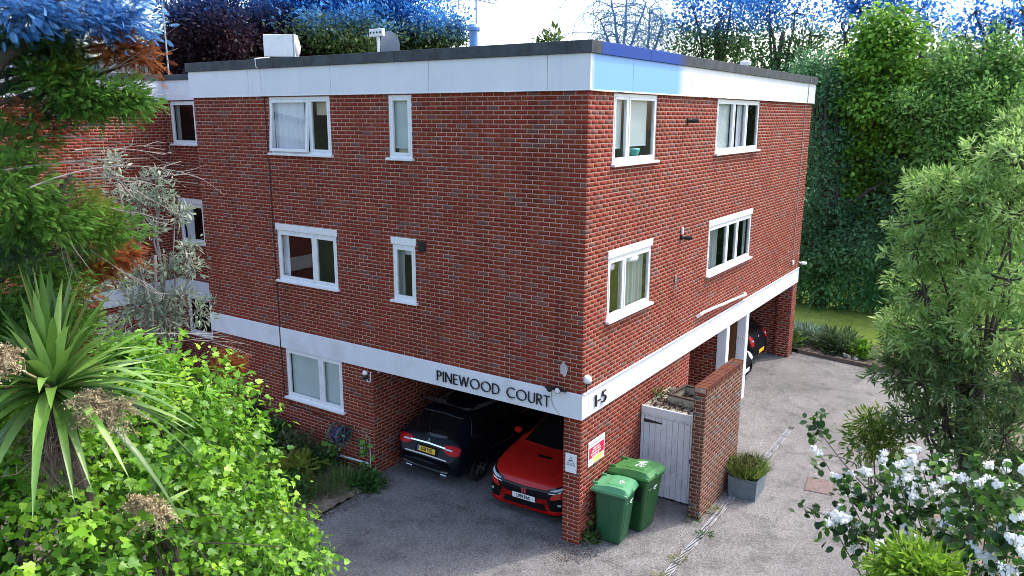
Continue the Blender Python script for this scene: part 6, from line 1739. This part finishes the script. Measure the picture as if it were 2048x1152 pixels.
# climbers on the wall
for (y, z0, z1, n_, sd_, lab) in ((4.93, .1, .82, 26, 91, 'vine with heart shaped leaves climbing the tap pipe'), (5.95, .12, .62, 20, 92, 'small climbing plant below the hose reel cable'), (4.75, .02, .22, 16, 93, 'leafy vine sprawling at the car port corner')):
    rng = np.random.default_rng(sd_)
    t = thing('climbing_vine', lab, 'plant', (-.08, y, 0))
    P = np.stack([-.03-.05*rng.random(n_), .09*rng.normal(size=n_), z0+(z1-z0)*rng.random(n_)], 1)
    D = np.stack([-.5-.3*rng.random(n_), rng.normal(size=n_)*.5, -.6+rng.normal(size=n_)*.3], 1)
    N = np.stack([-np.ones(n_), rng.normal(size=n_)*.4, .5+rng.random(n_)*.5], 1)
    V, F = leaf_arrays(np.zeros((n_, 3)), D, N, .10+.06*rng.random(n_), T_ROUND)
    cc = pal(rng, n_, [(.03, .10, .012), (.08, .21, .02), (.16, .32, .04)])
    for i in range(n_):
        o = bpy.data.objects.new('leaf', np_mesh('leaf', V[i], T_ROUND[1], GLOSSY, np.tile(cc[i], (V.shape[1], 1)))); o.location = P[i]; link(o, t)
    b = MB(); b.tube([(0, 0, 0), (.03, .02, z1*.5), (.02, -.01, z1)], .006, 5); b.build('stem', BARK, t)

# ------------------------------------------------------------------ foreground planting, right
BAY = [(.09, .18, .04), (.22, .38, .09), (.40, .57, .18), (.60, .74, .36)]
rb = [(u, v, ru, rv, d) for u, v, ru, rv, d in (
    (2035, 265, 40, 34, 9.0), (1985, 315, 50, 36, 8.8), (2040, 330, 50, 50, 8.6), (1900, 400, 50, 36, 8.8), (1880, 375, 70, 32, 8.8), (1960, 390, 80, 45, 8.8), (1850, 440, 55, 36, 8.7), (1830, 500, 50, 40, 8.6), (1910, 470, 60, 40, 8.8), (2020, 430, 60, 50, 8.5),
    (1850, 580, 60, 45, 8.8), (1940, 560, 70, 50, 8.9), (2020, 560, 70, 50, 8.3), (1830, 660, 60, 40, 8.9), (1900, 660, 70, 50, 8.9), (1990, 660, 80, 55, 8.6), (1810, 740, 50, 40, 9.0), (1880, 760, 70, 50, 8.9), (1970, 770, 80, 55, 8.6), (2040, 760, 50, 60, 8.3),
    (1840, 830, 55, 35, 9.0), (1920, 850, 70, 45, 8.8), (2010, 870, 60, 50, 8.5), (1960, 930, 70, 40, 8.6))]
def whorl_tree(name, label, cat, base, bl, seed, cols, size, k, nl, trunk_r, top):
    return tree(name, label, cat, base, [blob(*q) for q in bl], seed, cols, size, lambda r: int(k*r[0]*r[2])+16, nl, .026, T=T_LANCE, trunk_r=trunk_r, limb_r=.026, twigs=12, shell=.16, top=top, out=.75)
whorl_tree('bay_tree', 'tall bushy tree with pale narrow leaves in whorls filling the right side', 'tree', foot(1965, 1050, 8.9), [q for q in rb if q[1] < 700], 101, BAY, .082, 430, 18, .07, at(1975, 330, 8.9))
whorl_tree('dark_evergreen_bush', 'darker green evergreen bush below the pale leaved tree', 'shrub', foot(1930, 1080, 8.8), [q for q in rb if q[1] >= 700]+[(1900, 700, 60, 40, 8.6), (1815, 700, 36, 34, 9.0), (1960, 1000, 60, 40, 8.5), (2030, 960, 40, 50, 8.3)], 105, [(.045, .09, .03), (.11, .19, .06), (.20, .30, .10), (.36, .45, .19)], .090, 420, 14, .05, at(1930, 800, 8.8))
# second bright shrub low on the right and shoots before it
tree('yellow_privet', 'yellow green privet shoots in front of the bay tree', 'shrub', foot(1760, 1000, 9.0), [blob(1745, 850, 34, 22, 9.0), blob(1735, 885, 40, 26, 9.0), blob(1780, 880, 30, 26, 9.0)], 102, [(.03, .07, .012), (.13, .22, .03), (.32, .38, .07)], .085, 40, 11, .07, T=T_LANCE, trunk_r=.02, limb_r=.012, twigs=6)
tree('lime_shrub', 'lime green shrub at the bottom edge on the right', 'shrub', foot(1840, 1300, 5.6), [blob(1830, 1125, 45, 25, 5.6), blob(1870, 1145, 50, 25, 5.5), blob(1790, 1140, 32, 18, 5.6), blob(1850, 1175, 70, 25, 5.5)], 103, [(.08, .16, .014), (.18, .34, .025), (.34, .52, .05)], .085, 46, 10, .06, T=T_LANCE, trunk_r=.03, limb_r=.012, twigs=4)
# white flowering viburnum: long stems, leaves in pairs, flower heads one by one
VB = thing('viburnum_bush', 'white flowering bush with long arching stems at the bottom right', 'shrub', foot(1990, 1250, 6.5))
bs = np.array(VB.location); rng = np.random.default_rng(104)
fl = [(1640, 910, 6.9), (1670, 950, 6.8), (1690, 955, 6.8), (1700, 945, 6.8), (1740, 945, 6.8), (1765, 905, 6.9), (1770, 930, 6.8), (1790, 935, 6.8), (1800, 925, 6.7), (1815, 930, 6.7), (1830, 905, 6.8), (1815, 945, 6.7), (1850, 940, 6.7), (1790, 965, 6.7), (1805, 970, 6.7), (1825, 975, 6.7), (1835, 950, 6.7), (1810, 960, 6.6), (1830, 995, 6.6), (1850, 1000, 6.6), (1810, 1005, 6.6), (1870, 965, 6.6),
      (1890, 920, 6.7), (1905, 975, 6.5), (1920, 965, 6.6), (1945, 970, 6.4), (1960, 972, 6.4), (1985, 925, 6.4), (2010, 925, 6.3), (2015, 945, 6.3), (1975, 960, 6.3), (2025, 970, 6.3), (1655, 1035, 6.6), (1675, 1035, 6.6), (1690, 1010, 6.6), (1665, 1050, 6.6), (1710, 1050, 6.5), (1725, 1060, 6.5), (1735, 1050, 6.5), (1700, 1075, 6.5), (1710, 1100, 6.4), (1805, 1060, 6.4), (1860, 1040, 6.4), (1875, 1045, 6.3), (1880, 1060, 6.3), (1900, 1040, 6.3), (1885, 1000, 6.4), (1830, 1085, 6.3), (1845, 1082, 6.3), (1860, 1090, 6.2), (1820, 1105, 6.2), (1945, 1085, 6.1), (1955, 1105, 6.0), (1975, 1110, 6.0), (1990, 1100, 6.0), (2005, 1060, 6.1), (2020, 1080, 6.0), (2035, 1090, 6.0), (2030, 1040, 6.1), (2000, 1125, 5.9), (1985, 1130, 5.9), (2020, 1140, 5.9), (1965, 1140, 5.9), (2040, 1115, 5.9), (1920, 1130, 6.0), (1740, 1005, 6.6), (1760, 1085, 6.3), (1900, 1105, 6.1), (2045, 1030, 6.1), (2035, 1145, 5.9), (1990, 1145, 5.9), (1700, 985, 6.7), (1865, 985, 6.5), (1935, 1010, 6.4), (1690, 1040, 6.6)]
PET = mat('white_petals', (.93, .93, .91), rough=.6, var=.04, trans=.15)
def head(n_, s, rg):
    d = nrm(rg.normal(size=(n_, 3))); d[:, 2] = np.abs(d[:, 2])*.7; d = d-FH*.35
    P = d*s*.55
    V, F = leaf_arrays(P, rg.normal(size=(n_, 3)), d+rg.normal(size=(n_, 3))*.3, np.full(n_, s*.62), T_ROUND)
    return np_mesh('flower_head', V.reshape(-1, 3), F, PET)
heads = [head(26, .048, rng), head(32, .056, rng), head(20, .042, rng), head(28, .05, rng)]
st = MB(); LP = []; LD = []
root = np.array((bs[0], bs[1], 0))
for i, (u, v, d) in enumerate(fl):
    p = at(u+5*rng.normal(), v+4*rng.normal(), d+.15*rng.normal())
    for j in range(2):
        q = p+(RT*rng.normal()*.035+np.array((0, 0, .03*rng.normal()))+FH*.04*rng.normal() if j else 0)
        o = bpy.data.objects.new('flower_head', heads[int(rng.integers(4))]); o.location = q-bs; o.scale = [.8+.5*rng.random()]*3; link(o, VB)
    for k in range(9):
        LP.append(p+rng.normal(size=3)*.065+np.array((0, 0, -.06))); LD.append(rng.normal(size=3)+np.array((0, 0, -.2)))
    if i % 2 == 0:
        a = root+np.array((.25*rng.normal(), .25*rng.normal(), 1.2+.8*rng.random()))
        st.tube([tuple(np.array(x)-bs) for x in bent(a, p, .06, rng, 7, .04)], taper(.010, .004, 7), 5)
for (u, v, d, n_) in ((1635, 840, 7.2, 26), (1632, 865, 7.2, 20), (1615, 1020, 6.8, 14), (1690, 970, 6.7, 20), (1755, 1000, 6.6, 36), (1780, 1040, 6.4, 40), (1740, 1070, 6.4, 30), (1840, 1020, 6.4, 40), (1920, 1020, 6.3, 40), (1880, 930, 6.6, 20), (1950, 920, 6.5, 20), (1985, 1000, 6.2, 50), (1900, 1080, 6.2, 40), (2030, 1010, 6.1, 40), (1770, 960, 6.8, 30), (1960, 1060, 6.1, 40), (1720, 1000, 6.6, 20), (1685, 1060, 6.5, 24), (2000, 1090, 5.9, 40)):
    p = at(u, v, d)
    for k in range(n_): LP.append(p+rng.normal(size=3)*np.array((.07, .07, .06))*(1 if n_ > 20 else .55)); LD.append(rng.normal(size=3)+np.array((0, 0, -.3)))
for (a, m, e) in (((1850, 1080, 6.3), (1700, 960, 6.9), (1632, 850, 7.2)), ((1850, 1080, 6.3), (1730, 900, 6.9), (1640, 910, 6.9)), ((1860, 1120, 6.2), (1720, 1060, 6.6), (1615, 1015, 6.8))):
    A, M_, E_ = at(*a), at(*m), at(*e); st.tube([tuple(A*(1-t)**2+M_*2*t*(1-t)+E_*t*t-bs) for t in np.linspace(0, 1, 9)], taper(.010, .004, 8), 5)
for k in range(10): st.tube([tuple(np.array(x)-bs) for x in bent(root+np.array((.2*rng.normal(), .2*rng.normal(), 0)), root+np.array((.5*rng.normal(), .5*rng.normal(), 1.6+.8*rng.random())), .03, rng, 5)], taper(.016, .010, 5), 6)
st.build('stem', mat('viburnum_bark', (.17, .135, .11), rough=.9, var=.25, scale=20), VB)
LP = np.array(LP); LD = np.array(LD); n = len(LP)
leaf_obj('foliage', VB, LP-bs, LD, rng.normal(size=(n, 3))*.5+np.array((0, 0, .9)), .055+.03*rng.random(n), T_ROUND, pal(rng, n, [(.014, .045, .012), (.03, .085, .018), (.06, .15, .025), (.14, .30, .04)]), GLOSSY, True)

# ------------------------------------------------------------------ planter plants, weeds, litter
t = thing('planter_grass', 'green and brown grassy plants growing in the zinc planter', 'plant', (3.66, -1.79, .38))
rng = np.random.default_rng(111)
n = 1500; ang = rng.random(n)*6.28; rr = np.sqrt(rng.random(n)); X = rr*np.cos(ang)*.36; Y = rr*np.sin(ang)*.27
D = np.stack([X*1.5+rng.normal(size=n)*.35, Y*1.9+rng.normal(size=n)*.35, .75+.4*rng.random(n)], 1)
leaf_obj('blades', t, np.stack([X, Y, np.zeros(n)], 1), D, rng.normal(size=(n, 3)), .22+.24*rng.random(n), (T_BLADE[0]*np.array((.9, 1, 1)), T_BLADE[1]), pal(rng, n, [(.06, .10, .02), (.12, .19, .04), (.24, .32, .08)]), LEAF, True)
n = 260; ang = rng.random(n)*6.28; rr = np.sqrt(rng.random(n))
leaf_obj('dead_heads', t, np.stack([rr*np.cos(ang)*.34-.04, rr*np.sin(ang)*.26+.03, .20+.12*rng.random(n)], 1)+.03*rng.normal(size=(n, 3)), rng.normal(size=(n, 3)), rng.normal(size=(n, 3)), .05+.03*rng.random(n), T_OVAL, pal(rng, n, [(.02, .012, .012), (.06, .03, .03), (.10, .07, .05)]), DRY, True)
def weed(name, label, x, y, r, h, n, cols, seed, T=T_LANCE, size=.14, z=0.0, cat='weed'):
    rng = np.random.default_rng(seed); t = thing(name, label, cat, (x, y, z))
    a = rng.random(n)*6.28; q = np.sqrt(rng.random(n))*r
    D = np.stack([np.cos(a)*.7, np.sin(a)*.7, .3+h*2*rng.random(n)], 1)
    leaf_obj('leaves', t, np.stack([np.cos(a)*q, np.sin(a)*q, h*rng.random(n)**1.5+.005], 1), D, np.tile([0, 0, 1.], (n, 1))+.5*rng.normal(size=(n, 3)), size*(.6+.7*rng.random(n)), T, pal(rng, n, cols), LEAF, True)
    return t
GW_ = [(.02, .06, .012), (.06, .14, .025), (.13, .23, .05)]; YW = [(.10, .12, .03), (.25, .27, .07), (.36, .34, .12)]
weed('pier_weed', 'green weed at the foot of the corner pier beside the small bin', .16, -.16, .10, .22, 60, GW_, 121)
weed('wall_weed', 'low green weed at the foot of the screen wall end', 1.92, -1.33, .16, .08, 80, GW_, 122, size=.06)
weed('drain_weed', 'yellowish weed growing over the drain near the bottom', .55, -1.62, .14, .06, 90, YW, 123, size=.06)
weed('drain_weed', 'green weed on the drain level with the screen wall end', 1.55, -1.72, .14, .08, 90, GW_, 124, size=.06)
weed('drain_weed', 'straw coloured weed at the bottom edge end of the drain', -.15, -1.60, .14, .07, 80, YW, 125, size=.06)
weed('drain_weed', 'small weed between the drain and the planter', 2.5, -1.52, .12, .06, 40, YW, 128, size=.09)
weed('roof_fern', 'small green fern on the store roof against the block', 2.95, -.09, .08, .14, 40, GW_, 126, size=.12, z=1.835)
weed('bin_weed', 'leafy sprig between the bins and the wall', .30, -.06, .05, .5, 26, GW_, 127, T_ROUND, .09)
def litter(name, label, pts_f, n, cols, seed, s0=.02, s1=.05, z=.008):
    rng = np.random.default_rng(seed); P = pts_f(rng, n)
    leaf_obj(name, None, P, np.stack([rng.normal(size=n), rng.normal(size=n), .15*rng.normal(size=n)], 1), np.tile([0, 0, 1.], (n, 1))+.4*rng.normal(size=(n, 3)), s0+(s1-s0)*rng.random(n), T_OVAL, pal(rng, n, cols), DRY, True)
LT = [(.05, .035, .025), (.12, .085, .06), (.24, .19, .14)]
litter('leaf_litter', '', lambda r, n: np.stack([-.12+.32*r.normal(size=n), .10+.22*r.normal(size=n), .006+.012*r.random(n)], 1), 320, LT, 131)
litter('leaf_litter', '', lambda r, n: np.stack([-1.5+8*r.random(n), -1.64+.16*r.normal(size=n), .006+.01*r.random(n)], 1), 420, LT, 132, .015, .04)
litter('leaf_litter', '', lambda r, n: np.stack([2.5+1.2*r.random(n), -1.12+1.05*r.random(n), 1.845+.03*r.random(n)], 1), 900, [(.030, .018, .014), (.07, .045, .03), (.20, .16, .12)], 133, .04, .09)
litter('leaf_litter', '', lambda r, n: np.stack([13.3-.25*r.random(n)-.1*r.normal(size=n), -3+3*r.random(n), .006+.01*r.random(n)], 1), 260, LT, 134, .02, .06)
litter('leaf_litter', '', lambda r, n: np.stack([-2.2+2.3*r.random(n), 4.45+.12*r.normal(size=n), .01+.01*r.random(n)], 1), 260, LT, 135, .02, .06)
litter('leaf_litter', '', lambda r, n: np.stack([-3+15*r.random(n), -4+4*r.random(n), np.full(n, .006)], 1), 240, [(.2, .17, .15), (.5, .48, .45)], 136, .012, .035)
litter('leaf_litter', '', lambda r, n: np.stack([14+1.8*r.random(n), -3+3.6*r.random(n), .10+.03*r.random(n)], 1), 700, [(.10, .07, .05), (.25, .20, .14), (.4, .34, .26)], 137, .03, .09)
litter('leaf_litter', '', lambda r, n: np.stack([-1.8+1.8*r.random(n), 4.8+3*r.random(n), .08+.03*r.random(n)], 1), 700, LT, 138, .03, .09)

def along(u0, v0, u1, v1, w):
    a, c = on(u0, v0, 2, 0), on(u1, v1, 2, 0)
    return lambda r, n: np.concatenate([(a+(c-a)*r.random((n, 1))+r.normal(size=(n, 3))*w)[:, :2], .004+.008*r.random((n, 1))], 1)
DIRT = [(.018, .015, .012), (.05, .042, .035), (.10, .085, .07)]
litter('grit', '', along(870, 1000, 1110, 1085, .10), 900, DIRT, 141, .008, .028)
litter('grit', '', along(1000, 1040, 1110, 1075, .22), 500, DIRT, 142, .008, .022)
litter('grit', '', along(1110, 1110, 1200, 1110, .18), 700, DIRT, 143, .008, .03)
litter('grit', '', along(640, 1030, 780, 965, .14), 700, DIRT, 144, .008, .03)
litter('grit', '', along(1400, 1040, 1480, 930, .10), 500, DIRT, 145, .008, .03)
litter('grit', '', along(1500, 760, 1520, 880, .3), 300, DIRT, 146, .01, .03)
# ------------------------------------------------------------------ far houses
HW = mat('white_render', (.70, .71, .76), rough=.8, var=.05)
WH = thing('white_house', 'white rendered house with low grey roof behind the left wing', 'house', foot(250, 140, 42))
hl = np.array(WH.location)
def hp(u, v, d=42): return at(u, v, d)-hl
def facade(parent, name, u0, u1, v0, v1, d, dep, material):
    a, c = hp(u0, v1, d), hp(u1, v1, d); zt = hp(u0, v0, d)[2]; zb = -.0 if v1 > 150 else a[2]
    b = MB(); f = FH*dep
    vs = [(*a[:2], zb), (*c[:2], zb), (*(c+f)[:2], zb), (*(a+f)[:2], zb), (*a[:2], zt), (*c[:2], zt), (*(c+f)[:2], zt), (*(a+f)[:2], zt)]
    b.add(vs, [(3, 2, 1, 0), (4, 5, 6, 7), (0, 1, 5, 4), (1, 2, 6, 5), (2, 3, 7, 6), (3, 0, 4, 7)]); return b.build(name, material, parent)
facade(WH, 'wall', 147, 300, 118, 200, 42, 7, HW)
facade(WH, 'wall', 290, 336, 129, 200, 43.5, 6, HW)
RG = mat('grey_slate', (.16, .165, .18), rough=.8, var=.15)
b = MB(); A = hp(140, 119, 41.6); E_ = hp(303, 119, 41.6); f = FH*7.6; r_ = np.array((0, 0, .55))
b.add([A, E_, E_+f, A+f, A+r_+f*.4+RT*1.4, E_+r_+f*.4-RT*1.4], [(0, 1, 5, 4), (1, 2, 5), (2, 3, 4, 5), (3, 0, 4), (0, 3, 2, 1)]); b.build('roof', RG, WH)
for (u0, u1, v0, v1) in ((175, 200, 122, 139), (250, 268, 126, 142), (276, 296, 128, 143)):
    w = facade(WH, 'window', u0, u1, v0, v1, 41.9, .08, SATIN)
    facade(w, 'pane', u0+1.2, u1-1.2, v0+1.5, v1-1.2, 41.86, .03, mat('far_pane', (.16, .25, .28), rough=.1))
b = MB(); q0 = hp(314, 112, 43); b.lathe([(.28, -1.0), (.28, 0), (.32, .02), (.32, .1), (.1, .15)], 12, tuple(q0)); b.build('chimney_pot', RG, WH)
FH2 = thing('grey_house', 'pale house roof glimpsed through the trees on the far right', 'house', foot(2010, 180, 70)); hl = np.array(FH2.location)
facade(FH2, 'wall', 1930, 2080, 118, 240, 70, 8, HW)
b = MB(); A = hp(1905, 120, 69.5); E_ = hp(2100, 120, 69.5); f = FH*9; r_ = np.array((0, 0, 1.2)); b.add([A, E_, E_+f, A+f, A+r_+f*.5+RT*1.4, E_+r_+f*.5-RT*1.4], [(0, 1, 5, 4), (1, 2, 5), (2, 3, 4, 5), (3, 0, 4), (0, 3, 2, 1)]); b.build('roof', RG, FH2)
FH3 = thing('left_house', 'hipped grey roof seen through the cypress on the far left', 'house', foot(60, 140, 46)); hl = np.array(FH3.location)
facade(FH3, 'wall', 5, 85, 108, 200, 46, 7, HW)
w = facade(FH3, 'window', 25, 50, 112, 130, 45.9, .08, SATIN); facade(w, 'pane', 26, 49, 113.5, 129, 45.86, .03, mat('far_pane', (.16, .25, .28), rough=.1))
b = MB(); A = hp(-5, 110, 45.6); E_ = hp(92, 110, 45.6); f = FH*7.6; r_ = np.array((0, 0, .6)); b.add([A, E_, E_+f, A+f, A+r_+f*.5+RT*1.0, E_+r_+f*.5-RT*1.0], [(0, 1, 5, 4), (1, 2, 5), (2, 3, 4, 5), (3, 0, 4), (0, 3, 2, 1)]); b.build('roof', RG, FH3)
